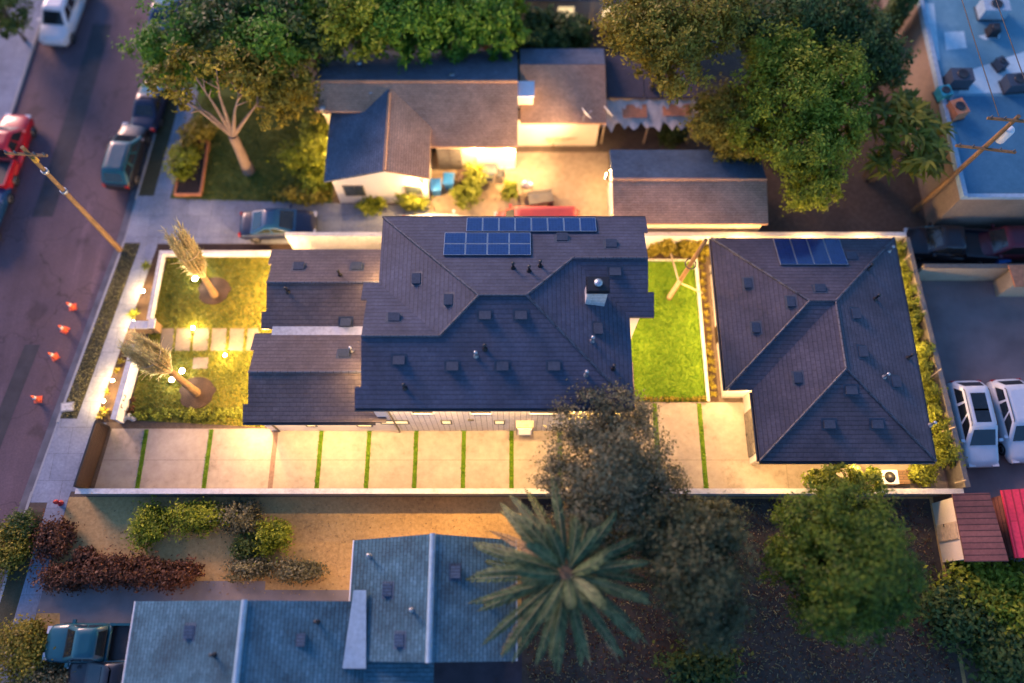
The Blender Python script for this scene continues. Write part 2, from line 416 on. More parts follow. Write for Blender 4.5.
def tag(o, label=None, cat=None, group=None, kind=None):
    for k, v in (('label', label), ('category', cat), ('group', group), ('kind', kind)):
        if v:
            o[k] = v
    return o

def thing(name, label, cat, loc=(0, 0, 0), rz=0.0, group=None):
    o = bpy.data.objects.new(name, None); COL.objects.link(o)
    o.location = loc; o.rotation_euler = (0, 0, rz); o.empty_display_size = 0.3
    return tag(o, label, cat, group)

def copy_tree(o, parent=None):
    c = o.copy(); COL.objects.link(c); c.parent = parent
    for ch in list(o.children):
        copy_tree(ch, c)
    return c

def place(src, loc, rz=0.0, label=None, group=None, scale=None):
    c = copy_tree(src); c.location = loc; c.rotation_euler = (0, 0, rz)
    if label: c['label'] = label
    if group: c['group'] = group
    if scale: c.scale = (scale,) * 3 if not isinstance(scale, tuple) else scale
    return c

def structure(name, mb, mat, kind='structure'):
    return tag(mb.build(name, mat), kind=kind)

def leafmesh(name, C, Nrm, a, b, mat, parent=None, off=(0, 0, 0), fold=0.0):
    """one mesh of many small pointed leaves at C, facing Nrm"""
    n = len(C)
    t = RNG.normal(size=(n, 3)); t -= Nrm * np.sum(t * Nrm, 1)[:, None]; t /= np.linalg.norm(t, axis=1)[:, None] + 1e-9
    s = np.cross(Nrm, t)
    sc = RNG.uniform(0.65, 1.35, n)[:, None]
    V = np.empty((n, 4, 3))
    V[:, 0] = C - t * a * sc; V[:, 1] = C + s * b * sc + Nrm * fold; V[:, 2] = C + t * a * sc; V[:, 3] = C - s * b * sc + Nrm * fold
    V -= np.array(off)
    return quadmesh(name, V, mat, parent)

def quadmesh(name, V, mat, parent=None):
    n = len(V)
    me = bpy.data.meshes.new(name)
    me.vertices.add(4 * n); me.vertices.foreach_set('co', V.reshape(-1).astype(np.float32))
    me.loops.add(4 * n); me.loops.foreach_set('vertex_index', np.arange(4 * n, dtype=np.int32))
    me.polygons.add(n); me.polygons.foreach_set('loop_start', np.arange(0, 4 * n, 4, dtype=np.int32))
    me.update(calc_edges=True)
    me.materials.append(mat)
    o = bpy.data.objects.new(name, me); COL.objects.link(o); o.parent = parent
    return o

def unit(n):
    d = RNG.normal(size=(n, 3)); return d / np.linalg.norm(d, axis=1)[:, None]

def clumps(blobs, n, per=26, sig=0.2, up=0.5):
    """leaf centres gathered in clumps over the outside of each ellipsoid, and their normals"""
    vol = np.array([b[3] * b[4] * b[5] for b in blobs]) ** 0.75; vol /= vol.sum()
    Cs, Ns, K = [], [], []
    for b, w in zip(blobs, vol):
        m = max(20, int(n * w)); k = max(10, m // per)
        d = unit(k); rad = RNG.uniform(0.45, 1.0, k) ** 0.6 * RNG.uniform(0.8, 1.2, k)
        r = np.array(b[3:6])
        cc = np.array(b[:3]) + d * rad[:, None] * r
        from mathutils import noise as mn
        keep = np.array([mn.noise(Vector((q[0], q[1], q[2])) * (1.1 / max(.6, max(r) * .45)) + Vector((b[0] * 3.1, b[1], 7.7))) > -0.17 for q in cc])
        if keep.sum() > 6: cc, d, rad = cc[keep], d[keep], rad[keep]; m = int(m * (.35 + .65 * keep.mean())); k = len(cc)
        i = RNG.integers(0, k, m)
        g = RNG.normal(size=(m, 3)) * sig * r * RNG.uniform(0.5, 1.1, k)[i][:, None]
        p = cc[i] + g
        nn = d[i] * 0.7 + unit(m) * 0.75 + np.array([0, 0, up])
        Cs.append(p); Ns.append(nn / np.linalg.norm(nn, axis=1)[:, None]); K.append(cc)
    return np.concatenate(Cs), np.concatenate(Ns), np.concatenate(K)

def limbs(mb, top, r0, targets, n=10, sag=0.0):
    top = Vector(top)
    idx = RNG.permutation(len(targets))[:n]
    for i in idx:
        e = Vector(targets[i]); mid = top.lerp(e, 0.5) + Vector((random.uniform(-.3, .3), random.uniform(-.3, .3), random.uniform(0.0, .5) - sag))
        mb.tube([top, top.lerp(mid, 0.6), mid, e], [r0, r0 * 0.75, r0 * 0.5, r0 * 0.16], 6)

def tree(name, label, cat, base, blobs, n, leaf, mat, trunk_r=0.22, fork=2.0, nl=12, bark='bark', group=None, sig=0.2, per=26, lean=(0, 0)):
    """tapered trunk, limbs and a crown of separate leaves; blobs in metres about the base"""
    t = thing(name, label, cat, (base[0], base[1], 0), 0, group)
    C, Nn, K = clumps(blobs, n, per, sig)
    keep = C[:, 2] > 0.08
    leafmesh('crown', C[keep], Nn[keep], leaf, leaf * 0.5, mat, t)
    mb = MB()
    f = (lean[0], lean[1], fork)
    mb.tube([(0, 0, -0.05), (lean[0] * .3, lean[1] * .3, fork * 0.35), (lean[0] * .7, lean[1] * .7, fork * 0.7), f], [trunk_r * 1.35, trunk_r, trunk_r * 0.85, trunk_r * 0.75], 10)
    limbs(mb, f, trunk_r * 0.6, K, nl)
    mb.build('trunk', M[bark], t)
    return t

def inpoly(P, poly):
    x, y = P[:, 0], P[:, 1]; c = np.zeros(len(P), bool); n = len(poly)
    for i in range(n):
        x0, y0 = poly[i]; x1, y1 = poly[(i + 1) % n]
        cond = ((y0 > y) != (y1 > y)) & (x < (x1 - x0) * (y - y0) / (y1 - y0 + 1e-12) + x0)
        c ^= cond
    return c

def tufts(name, poly, n, h, mat, z=0.0, w=0.03, holes=()):
    """short blades of grass standing over an area: one object, nobody could count them"""
    a = np.array(poly); lo, hi = a.min(0), a.max(0)
    P = RNG.uniform(lo, hi, size=(n * 3, 2)); k = inpoly(P, poly)
    for hl in holes:
        k &= ~inpoly(P, hl)
    P = P[k][:n]; m = len(P)
    base = np.c_[P, np.full(m, z)]
    d = RNG.normal(size=(m, 3)); d[:, 2] = 0; d /= np.linalg.norm(d, axis=1)[:, None] + 1e-9
    hh = h * RNG.uniform(0.5, 1.4, m)[:, None]
    tip = base + np.array([0, 0, 1.0]) * hh + d * hh * RNG.uniform(0.4, 1.2, m)[:, None]
    s = np.cross(d, np.array([0, 0, 1.0])) * w
    V = np.empty((m, 4, 3)); V[:, 0] = base - s; V[:, 1] = base + s; V[:, 2] = tip + s * 0.4; V[:, 3] = tip - s * 0.4
    return tag(quadmesh(name, V, mat), kind='stuff')

def lamp(px, energy, color=(1.0, 0.68, 0.33), r=0.06, kind='POINT', rot=None, spot=None, parent=None):
    l = bpy.data.lights.new('warm_lamp_light', kind); l.energy = energy; l.color = color
    l.shadow_soft_size = r
    o = bpy.data.objects.new('warm_lamp_light', l); COL.objects.link(o); o.location = px
    if rot: o.rotation_euler = rot
    if spot and kind == 'SPOT': l.spot_size = spot; l.spot_blend = 0.8
    return o

# ================================================================== THE SETTING
KE = [(-29.2, -25), (-26.45, 6.4), (-25.7, 11.3), (-24.0, 21.75), (-23.2, 30.7), (-22.4, 45), (-20.0, 90)]
def ke(y, d=0.0):
    for (x0, y0), (x1, y1) in zip(KE, KE[1:]):
        if y <= y1:
            return (x0 + (x1 - x0) * (y - y0) / (y1 - y0) + d, y)
    return (KE[-1][0] + d, y)
def band(d0, d1, y0, y1):
    ys = [y0] + [p[1] for p in KE if y0 < p[1] < y1] + [y1]
    return [ke(y, d0) for y in ys] + [ke(y, d1) for y in ys[::-1]]
RW = 9.7
structure('ground', MB().sheet([(-160, -120), (160, -120), (160, 220), (-160, 220)], -0.14), M['soil'])
structure('road', MB().sheet(band(-RW, 0.0, -25, 90), -0.13), M['asphalt'])
east = band(0.15, 0.15, -25, 90); half = east[:len(east) // 2]
structure('lot_ground', MB().prism(half + [(75, 90), (75, -25)], -0.139, 0.0), M['soil'])
half = [ke(y, -RW - 0.15) for y in (-25, 6.4, 11.3, 21.75, 30.7, 45, 90)]
structure('far_lot_ground', MB().prism(half + [(-80, 90), (-80, -25)], -0.139, 0.0), M['soil'])
kb = MB()
kb.prism(band(0.0, 0.15, -25, 6.9), -0.139, 0.012); kb.prism(band(0.0, 0.15, 10.8, 22.2), -0.139, 0.012); kb.prism(band(0.0, 0.15, 25.2, 90), -0.139, 0.012)
kb.prism(band(0.0, 0.15, 6.9, 10.8), -0.139, -0.06); kb.prism(band(0.0, 0.15, 22.2, 25.2), -0.139, -0.06)
structure('kerb', kb, M['kerb'])
kb = MB(); kb.prism(band(-RW - 0.15, -RW, -25, 90), -0.139, 0.012)
structure('far_kerb', kb, M['kerb'])
sw = MB(); sw.sheet(band(1.12, 2.2, -25, 90), 0.012)
structure('sidewalk', sw, M['sidewalk'])
sw = MB(); sw.sheet(band(-RW - 2.6, -RW - 0.15, -25, 90), 0.008)
structure('far_sidewalk', sw, M['sidewalk'])
vg = MB(); vg.sheet(band(0.15, 1.12, 11.0, 22.1), 0.006); vg.sheet(band(0.15, 1.12, 25.4, 90), 0.006); vg.sheet(band(0.15, 1.12, -25, 5.8), 0.006)
structure('verge', vg, M['verge'])
structure('far_verge', MB().sheet(band(-RW - 30, -RW - 2.6, -25, 90), 0.004), M['verge'])
tufts('verge_grass', band(0.2, 1.08, 11.1, 22.0), 2200, 0.06, L['olive'], 0.006)
ap = MB(); ap.sheet(band(0.15, 1.12, 6.3, 11.0), 0.010); ap.sheet(band(0.15, 1.12, 22.1, 25.4), 0.010); ap.sheet([ke(6.9, 2.2), ke(10.75, 2.2), (-22.9, 10.75), (-23.4, 6.9)], 0.010)
structure('driveway_apron', ap, M['sidewalk'])
structure('gutter_pan', MB().sheet(band(-.45, -.002, -25, 90), -0.126), plain('gutter_concrete', (0.15, 0.14, 0.15), .9, .3, 1.2, 0, .006))
# faint patches and a cover in the road
rp = MB()
rp.sheet(band(-6.2, -4.9, 24, 39), -0.126); rp.sheet(band(-3.6, -2.7, 8, 15.5), -0.126)
structure('road_patch', rp, plain('asphalt_patch', (0.05, 0.045, 0.05), 0.85, 0.2, 1.5, 0, 0.01))

# our lot
DW = [(-22.95, 6.88), (13.3, 6.88), (13.3, 11.95), (6.3, 11.95), (6.3, 10.42), (-22.55, 10.42)]
structure('driveway', MB().sheet(DW, 0.006), M['concrete'])
structure('side_path', MB().sheet([(13.3, 6.88), (24.0, 6.88), (24.0, 8.7), (13.3, 8.7)], 0.006), M['concrete'])
jt = MB(); yj = at(512, 460)[1]
jt.bx(-22.7, 13.3, yj - 0.012, yj + 0.012, 0.004, 0.009)
for x in (15.2, 17.6, 20.0):
    jt.bx(x - .012, x + .012, 6.9, 8.6, 0.004, 0.009)
structure('driveway_joint', jt, M['joint'])
ts = MB(); tp = []
for px in (142.5, 208, 319.5, 368, 415.5, 463.5, 511.5, 560, 608):
    x, y = at(px, 456); x += 0
    tp.append([(x - .12, 6.9), (x + .12, 6.9), (x + .12, 10.38), (x - .12, 10.38)])
for px in (657, 702.5):
    x, y = at(px, 445)
    tp.append([(x - .13, 6.9), (x + .13, 6.9), (x + .13, 11.9), (x - .13, 11.9)])
for q in tp:
    ts.sheet(q, 0.011)
structure('turf_strip', ts, M['turf'])
for k, q in enumerate(tp):
    tufts('turf_strip_grass', q, 420, 0.05, L['turf'], 0.011, 0.02)
x, y = at(273.5, 456)
structure('stone_strip', MB().bx(x - .13, x + .13, 6.9, 10.38, 0.003, 0.016), plain('brown_edging_stone', (0.20, 0.13, 0.10), 0.8, 0.2, 8))
FL = [at(164, 256), at(272, 256), (-12.6, 15.2), (-12.9, 10.45), at(128, 420), at(152, 322)]
structure('front_lawn', MB().sheet(FL, 0.005), M['lawn'])
BL = [(6.2, 12.0), (11.1, 12.0), (11.1, 20.9), (6.2, 20.9)]
structure('back_lawn', MB().sheet(BL, 0.005), M['turf'])
structure('planting_bed', MB().sheet([(6.2, 20.9), (11.1, 20.9), (11.1, 21.65), (6.2, 21.65)], 0.006).sheet([(11.27, 12.0), (11.8, 12.0), (11.8, 21.65), (11.27, 21.65)], 0.006).sheet([(22.0, 8.7), (24.0, 8.7), (23.35, 21.65), (21.8, 21.65)], 0.006), M['mulch'])
structure('lawn_edging', MB().bx(11.1, 11.27, 12.0, 21.6, 0.0, 0.13).bx(6.2, 11.1, 20.87, 20.97, 0, 0.06), M['white_wall'])
structure('front_bed', MB().sheet([ke(10.8, 2.2), (-22.25, 10.8), (-21.75, 15.3), ke(15.3, 2.2)], 0.007).sheet([ke(16.4, 2.2), (-21.4, 16.4), (-20.9, 21.5), (-13, 21.5), (-13, 22.0), ke(22.0, 2.2)], 0.007), M['mulch'])
rings = [(at(214, 291), 0.95), (at(197, 393), 1.0)]
rg = MB()
for (cx, cy), r in rings:
    pts = [(cx + r * (1 + .06 * math.sin(3 * a + cx) + .05 * math.sin(7 * a) + .03 * math.sin(11 * a + cy)) * math.cos(a), cy + r * (1 + .06 * math.cos(2 * a)) * math.sin(a)) for a in [2 * math.pi * k / 44 for k in range(44)]]
    rg.prism(pts, 0.0, 0.06)
structure('mulch_ring', rg, M['mulch'])
RP = [[(cx + r * 1.05 * math.cos(a), cy + r * 1.05 * math.sin(a)) for a in [math.pi * k / 6 for k in range(12)]] for (cx, cy), r in rings]
pv = MB(); PVP = []
for x0, x1 in ((160.5, 173.8), (175.3, 191), (192.9, 209), (211, 226.5), (228.8, 244), (246.4, 259)):
    q = [at(x0 + 1.5, 328.5), at(x1 + 0.5, 328.5), at(x1 - 1, 351), at(x0 - 0.5, 351)]; pv.prism(q, 0.0, 0.035); PVP.append(q)
q = [at(193.5, 357.6), at(208.5, 357.6), at(208, 369), at(192.5, 369)]; pv.prism(q, 0, 0.035); PVP.append(q)
structure('stepping_path', pv, M['paver'])
tufts('front_lawn_grass', FL, 16000, 0.09, L['grass'], 0.005, 0.03, RP + PVP)
tufts('back_lawn_grass', BL, 9000, 0.06, L['turf'], 0.005, 0.03)

# south lot, north lot, east lot
structure('south_lot', MB().sheet([ke(6.6, 2.2), (23, 6.6), (23, -24), ke(-24, 2.2)], 0.004), M['dry'])
structure('south_path', MB().sheet([ke(2.2, 2.2), (-13, 2.2), (-13, 0.6), ke(0.6, 2.2)], 0.008).sheet([at(60, 590), at(352, 590), at(352, 606), at(60, 640)], 0.010), plain('grey_path_concrete', (0.20, 0.185, 0.19), 0.9, 0.2, 0.8, 0, 0.006))
structure('south_yard', MB().sheet([(0.5, 6.5), (22.8, 6.5), (22.8, -24), (0.5, -24)], 0.009), mottled('dark_leaf_litter', [(0.03, 0.024, 0.02), (0.06, 0.046, 0.036), (0.105, 0.08, 0.062)], 0.3, 4))
structure('south_dark_sheet', MB().sheet([(-7.4, -1.0), (.5, -1.0), (.5, -12), (-7.4, -12)], 0.012), plain('dark_cover_sheet', (0.05, 0.04, 0.055), .85, .3, .8, 0, .006))  # dark sheet added to cover the dry ground here
structure('north_driveway', MB().sheet([ke(22.05, 2.2), (-2.5, 22.05), (-2.5, 24.6), ke(25.2, 2.2)], 0.010), M['sidewalk'])
structure('north_lawn', MB().sheet([ke(24.9, 2.2), (-11.3, 24.7), (-11.3, 34), ke(34, 2.2)], 0.006), M['lawn_green'])
tufts('north_lawn_grass', [(-20.5, 25), (-11.4, 25), (-11.4, 33), (-20.5, 33)], 7000, 0.1, L['grass'], 0.006, 0.03)
structure('north_yard', MB().sheet([(-5.2, 22.0), (6.2, 22.0), (6.2, 28.6), (-5.2, 28.6)], 0.012), M['yardfloor'])
structure('east_yard', MB().sheet([(24.2, -5), (60, -5), (60, 19.5), (23.6, 19.5)], 0.008), plain('dark_yard_asphalt', (0.21, 0.155, 0.15), 0.85, 0.35, 0.3, 0, 0.01))
structure('east_lane', MB().sheet([(23.3, 19.8), (60, 19.8), (60, 22.8), (23.1, 22.8)], 0.008), plain('oily_lane_asphalt', (0.045, 0.04, 0.042), 0.85, 0.3, 0.5, 0, 0.01))

# ------------------------------------------------------------------ walls and fences
def wall_run(name, label, pts, h, t, mat, cap=None, capmat=None, cat='wall', z=0.0):
    o = thing(name, label, cat, (pts[0][0], pts[0][1], z))
    b = MB(); c = MB()
    for i, ((x0, y0), (x1, y1)) in enumerate(zip(pts, pts[1:])):
        l = math.hypot(x1 - x0, y1 - y0); a = math.atan2(y1 - y0, x1 - x0)
        e = t if i < len(pts) - 2 else 0
        mx, my = (x0 + x1) / 2 + math.cos(a) * e / 2 * 0, (y0 + y1) / 2
        b.box((mx, my, z + h / 2), (l + (t * .98 if len(pts) > 2 else 0), t - i * 0.006, h - i * 0.006), a)
        if cap:
            c.box((mx, my, z + h + cap / 2 - i * 0.004), (l + (t if len(pts) > 2 else 0) + .06, t + .08 - i * 0.006, cap), a)
    b.build('wall_body', mat, o, True)
    if cap:
        c.build('coping', capmat or mat, o, True)
    return o
wall_run('boundary_wall', 'long low white capped wall along the south edge of the lit driveway', [(-23.3, 6.74), (24.1, 6.74)], 1.05, 0.2, M['grey_wall'], 0.07, M['white_wall'])
wall_run('boundary_wall', 'white property wall running behind the dark roofs beside the brown garage', [(-13.4, 21.75), (23.3, 21.75)], 1.75, 0.2, M['white_wall'], 0.06, M['white_wall'])
wall_run('boundary_wall', 'grey block wall behind the row of yellow-green shrubs beside the asphalt yard', [(23.45, 21.6), (24.1, 6.9)], 1.6, 0.18, M['grey_wall'], 0.06, M['grey_wall'])
a, b_, c_ = at(149, 318, .5), at(161.5, 252.5, .5), at(270, 252.5, .5)
wall_run('garden_wall', 'low white L-shaped wall around the northern front lawn', [a, b_, c_], 0.5, 0.16, M['white_wall'], 0.05, M['white_wall'])
gw = wall_run('garden_wall', 'white front wall with dark house number marks beside the sidewalk', [at(113.5, 419, 1.0), at(134, 345, 1.0)], 1.0, 0.24, M['white_wall'], 0.05, M['white_wall'])
# worn numerals on its inner face, seen only as dark strokes
nb = MB()
p0, p1 = Vector(at3(113.5, 419, 0)), Vector(at3(134, 345, 0))
d = (p1 - p0).normalized()
p0 = Vector((*at(113.5, 419, 1.0), 0)); p1 = Vector((*at(134, 345, 1.0), 0)); d = (p1 - p0).normalized(); nrm = Vector((d.y, -d.x, 0))
ang = math.atan2(d.y, d.x)
for s0, dz0, ln, ht in ((0.75, .72, .05, .22), (0.85, .82, .2, .04), (1.15, .72, .05, .22), (1.45, .72, .05, .22), (1.35, .62, .2, .04)):
    c = p0 + d * s0 + nrm * 0.128
    nb.box((c.x, c.y, dz0), (ln, 0.02, ht), ang)
nb.build('house_number', M['black'], gw, True)
def pillar(label, px, py, sx, sy, h):
    x, y = at(px, py, h)
    o = thing('gate_pillar', label, 'pillar', (x, y, 0))
    MB().box((x, y, h / 2), (sx, sy, h)).build('pillar_body', M['wood'], o, True)
    MB().box((x, y, h + .03), (sx + .1, sy + .1, .06)).build('coping', M['white_wall'], o, True)
    return o
pillar('wide white capped pillar with a warm lamp at the garden path entrance', 139, 325, 0.95, 0.38, 0.95)
pillar('small white capped post at the garden path entrance', 152, 323.5, 0.28, 0.5, 1.0)
# driveway gate
g0, g1 = (-22.72, 10.5), (-23.22, 6.95)
gt = thing('driveway_gate', 'dark slatted sliding gate across the driveway entrance', 'gate', (g0[0], g0[1], 0))
l = math.hypot(g1[0] - g0[0], g1[1] - g0[1]); a = math.atan2(g1[1] - g0[1], g1[0] - g0[0]); mx, my = (g0[0] + g1[0]) / 2, (g0[1] + g1[1]) / 2
sl = MB()
for k in range(9):
    sl.box((mx, my, 0.12 + k * 0.155), (l - .1, 0.05, 0.135), a)
sl.build('slat_panel', M['dark_wood'], gt, True)
fr = MB(); fr.box((mx, my, 1.5), (l, 0.09, 0.07), a); fr.box((mx, my, 0.035), (l, 0.09, 0.03), a)
for p in (g0, g1):
    fr.box((p[0], p[1], 0.76), (0.09, 0.09, 1.5), a)
fr.build('gate_frame', M['black'], gt, True)
# stakes tied across the shrub row
for k, (x0, y0, x1, y1) in enumerate(((898, 265, 911, 254), (911, 318, 926, 310), (925, 381, 941, 369), (941, 432, 955, 427), (955, 483, 966, 480))):
    p, q = at3(x0, y0, 1.2), at3(x1, y1, 1.9)
    tag(MB().tube([p, q], 0.035, 6).build('support_pole', M['pale_wood']), ['pale stay pole over the shrub row, northernmost of five', 'pale stay pole over the shrub row, second from the north', 'pale stay pole over the shrub row, middle of five', 'pale stay pole over the shrub row beside the white SUV', 'pale stay pole at the south end of the shrub row'][k], 'pole', 'stay poles across the side shrubs')
# neighbours' walls
wall_run('yard_wall', 'beige block wall north of the asphalt yard with the white SUVs', [(24.0, 19.65), (60, 19.65)], 1.8, 0.2, M['beige_wall'], 0.06, M['brown_wall'])
o = thing('lean_to', 'orange tiled lean-to roof on the beige yard wall', 'shed', (30.3, 18.9, 0))
MB().shell([[(28.6, 19.5, 2.3), (34, 19.5, 2.3), (34, 18.3, 2.0), (28.9, 18.3, 2.0)]], 0.1).build('roof', M['terracotta'], o, True)
MB().bx(29.0, 33.9, 18.5, 19.45, 0, 2.0).build('wall', M['beige_wall'], o, True)

# ------------------------------------------------------------------ buildings
def roof_part(parent, faces, mat, t=0.16, name='roof'):
    return MB().shell(faces, t).build(name, mat, parent, True)

def ridges(parent, lines, mat, r=0.11):
    m = MB()
    for a, b in lines:
        a, b = Vector(a), Vector(b)
        m.tube([a + Vector((0, 0, .02)), b + Vector((0, 0, .02))], r, 8)
    return m.build('ridge_cap', mat, parent, True)

def solve_plane(px, py, zf):
    """point of a roof z = zf(x, y) seen at a photo pixel"""
    z = 5.0
    for _ in range(40):
        x, y = at(px, py, z); z += 0.6 * (zf(x, y) - z)
    return x, y, z

def slope_frame(zf, x, y):
    e = 0.05
    gx, gy = (zf(x + e, y) - zf(x - e, y)) / (2 * e), (zf(x, y + e) - zf(x, y - e)) / (2 * e)
    n = Vector((-gx, -gy, 1)).normalized()
    u = (Vector((1, 0, 0)) - n * n.x).normalized(); v = n.cross(u)
    return u, v, n

def roof_vents(parent, spots, zf, mat, kind='vent'):
    for px, py in spots:
        x, y, z = solve_plane(px, py, zf)
        u, v, n = slope_frame(zf, x, y)
        c = Vector((x, y, z)); m = MB()
        g = Vector((-n.x, -n.y, 0)); g = g.normalized() if g.length > .01 else Vector((0, 1, 0))
        if kind == 'vent':          # a low box with a tilted lid, open down the slope
            up = (g - n * g.dot(n)).normalized(); si = n.cross(up)
            def P(a, b, h): return tuple(c + si * a + up * b + n * h)
            w, d = .29, .21
            vs = [P(-w, -d, 0), P(w, -d, 0), P(w, d, 0), P(-w, d, 0), P(-w, -d, .2), P(w, -d, .2), P(w, d, .05), P(-w, d, .05)]
            m.add(vs, [(3, 2, 1, 0), (4, 5, 6, 7), (0, 1, 5, 4), (1, 2, 6, 5), (2, 3, 7, 6), (3, 0, 4, 7)])
            m.add([P(-w - .12, -d - .1, .012), P(w + .12, -d - .1, .012), P(w + .12, d + .1, .012), P(-w - .12, d + .1, .012)], [(0, 1, 2, 3)])
            m.build('roof_vent', mat, parent, True)
        else:
            m.lathe([(0.14, -.03), (0.12, .06), (0.06, .1), (0.055, .5), (.09, .5), (.09, .58), (0.0, .6)], tuple(c), 10)
            m.build('vent_pipe', M['black'] if kind == 'pipe' else M['steel'], parent, True)

def solar(parent, x0, y0, x1, y1, cols, rows, zf, lift=0.12):
    """panels filling the pixel rectangle (x0,y0)-(x1,y1) on the roof"""
    a = solve_plane(x0, y0, zf); b = solve_plane(x1, y0, zf); c = solve_plane(x1, y1, zf); d = solve_plane(x0, y1, zf)
    X0, X1 = (a[0] + d[0]) / 2, (b[0] + c[0]) / 2; Y1, Y0 = (a[1] + b[1]) / 2, (c[1] + d[1]) / 2
    w, h = (X1 - X0) / cols, (Y1 - Y0) / rows
    for j in range(rows):
        for i in range(cols):
            def P(x, y, k): return (x, y, zf(x, y) + k)
            l, r, s, n = X0 + i * w, X0 + (i + 1) * w, Y0 + j * h, Y0 + (j + 1) * h
            def slab(g, k0, k1):
                q = [(l + g, s + g), (r - g, s + g), (r - g, n - g), (l + g, n - g)]
                m = MB(); m.add([P(*p, k0) for p in q] + [P(*p, k1) for p in q], [(3, 2, 1, 0), (4, 5, 6, 7), (0, 1, 5, 4), (1, 2, 6, 5), (2, 3, 7, 6), (3, 0, 4, 7)]); return m
            p = slab(.012, .03, lift).build('solar_panel', M['steel'], parent, True)
            slab(.035, lift - .02, lift + .006).build('solar_cell', M['solar'], p, True)

def wall_window(parent, c, w, h, axis, mat, depth=0.06, out=1, frame='white_metal', label=None):
    """a window standing in a wall: frame with its glass a little back; axis 'x' runs along x"""
    cx, cy, cz = c; fr = MB(); t = 0.07
    def b(u, z, su, sz, dd, oo):
        if axis == 'x': return ((cx + u, cy + oo * out, cz + z), (su, dd, sz))
        return ((cx + oo * out, cy + u, cz + z), (dd, su, sz))
    for u, z, su, sz in ((0, h / 2 - t / 2, w, t), (0, -h / 2 + t / 2, w, t), (-w / 2 + t / 2, 0, t, h - 2 * t), (w / 2 - t / 2, 0, t, h - 2 * t)):
        fr.box(*b(u, z, su, sz, depth, depth / 2 - .01))
    f = fr.build('window', M[frame], parent, True)
    MB().box(*b(0, 0, w - 2 * t, h - 2 * t, 0.02, 0.012)).build('pane', mat, f, True)
    if label: f['label'] = label
    return f

def panel_door(parent, c, w, h, axis, mat, out=1, rows=4, cols=4, name='door'):
    m = MB(); cx, cy, cz = c
    def b(u, z, su, sz, dd, oo):
        if axis == 'x': return ((cx + u, cy + oo * out, cz + z), (su, dd, sz))
        return ((cx + oo * out, cy + u, cz + z), (dd, su, sz))
    m.box(*b(0, 0, w, h, .05, .02))
    for i in range(cols):
        for j in range(rows):
            m.box(*b(-w / 2 + (i + .5) * w / cols, -h / 2 + (j + .5) * h / rows, w / cols - .1, h / rows - .1, .03, .055))
    d = m.build(name, mat, parent, True)
    hd = MB(); hd.box(*b(w * .4 if cols < 3 else 0, -h * .05 if cols < 3 else -h * .42, .14, .04, .05, .085)); hd.build('handle', M['black'], d, True)
    return d

WALL_LAMPS = []
def wall_lamp(parent, x, y, z, nx, ny):
    a = math.atan2(ny, nx)
    m = MB(); m.box((x + nx * .03, y + ny * .03, z), (.05, .14, .32), a); m.box((x + nx * .11, y + ny * .11, z + .15), (.24, .2, .03), a)
    f = m.build('wall_lamp', M['black'], parent, True)
    MB().box((x + nx * .11, y + ny * .11, z + .01), (.08, .08, .2), a).build('lamp_glass', M['lamp'], f, True)
    WALL_LAMPS.append((x + nx * .32, y + ny * .32, z - .05))

SOFFIT = []
def downlight(parent, x, y, z):
    f = MB().lathe([(.09, .03), (.1, .0), (.075, -.005), (.07, .02)], (x, y, z), 14).build('downlight', M['white_metal'], parent, True)
    MB().lathe([(0, .012), (.068, .014), (.068, .02), (0, .022)], (x, y, z - .006), 14).build('lamp_glass', M['lamp'], f, True)
    SOFFIT.append((x, y, z - .05))
P32 = 0.32
# --- main house -----------------------------------------------------------------
mh = thing('main_house', 'large dark tiled house in the centre with a square chimney and blue solar panels', 'house', (0, 15, 0))
XW, XE, YS, YN, ZE = -6.95, 6.04, 10.05, 20.67, 5.8
YR = (YS + YN) / 2; ZR = ZE + P32 * (YN - YR)
R0, R1 = (XW + YN - YR, YR, ZR), (XE - (YN - YR), YR, ZR)
GY = 17.77; GZ = ZE + P32 * (YN - GY); GX = XE - (YN - GY); GS = GY - (YN - GY)
WY = 13.43; WZ = ZE + P32 * (WY - YS); WX = XW + (WY - YS); WN = WY + (WY - YS)
XGE, XGW = 7.0, -7.45
NE_, G0, G1 = (XGE, YN, ZE), (GX, GY, GZ), (XGE, GY, GZ)
V1 = (XE, GS, ZE); SE = (XE, YS, ZE)
def zs(y): return ZE + P32 * (y - YS)
def zn(y): return ZE + P32 * (YN - y)
W0, W1 = (XGW, WY, WZ), (WX, WY, WZ); V2 = (XW, WN, ZE)
roof = roof_part(mh, [
    [(XW, YN, ZE), R0, R1, G0, G1, (XGE, 19.6, zn(19.6)), (XGE + .2, 19.6, zn(19.6)), (XGE + .2, YN, ZE)],
    [R1, G0, V1, SE],
    [G0, G1, (XGE, 16.1, ZE + P32 * (16.1 - GS)), (XGE + .3, 16.1, ZE + P32 * (16.1 - GS)), (XGE + .3, GS, ZE), V1],
    [W0, W1, R0, R1, SE, (XGW - .3, YS, ZE), (XGW - .3, 11.05, zs(11.05)), (XGW, 11.05, zs(11.05))],
    [W0, W1, V2, (XGW - .3, WN, ZE), (XGW - .3, 15.7, ZE + P32 * (WN - 15.7)), (XGW, 15.7, ZE + P32 * (WN - 15.7))],
    [V2, W1, R0, (XW, YN, ZE)]], M['roof'])
ridges(roof, [(R0, R1), (R0, (XW, YN, ZE)), (R1, SE), (R0, W1), (R1, G0), (G0, G1), (W0, W1)], M['ridge'], 0.075)
def zmain(x, y):
    core = min(zs(y), zn(y), ZE + P32 * (x - XW), ZE + P32 * (XE - x))
    g = min(zn(y), ZE + P32 * (y - GS)) if x > GX else -9
    w = min(zs(y), ZE + P32 * (WN - y)) if x < WX else -9
    return max(core, g, w)
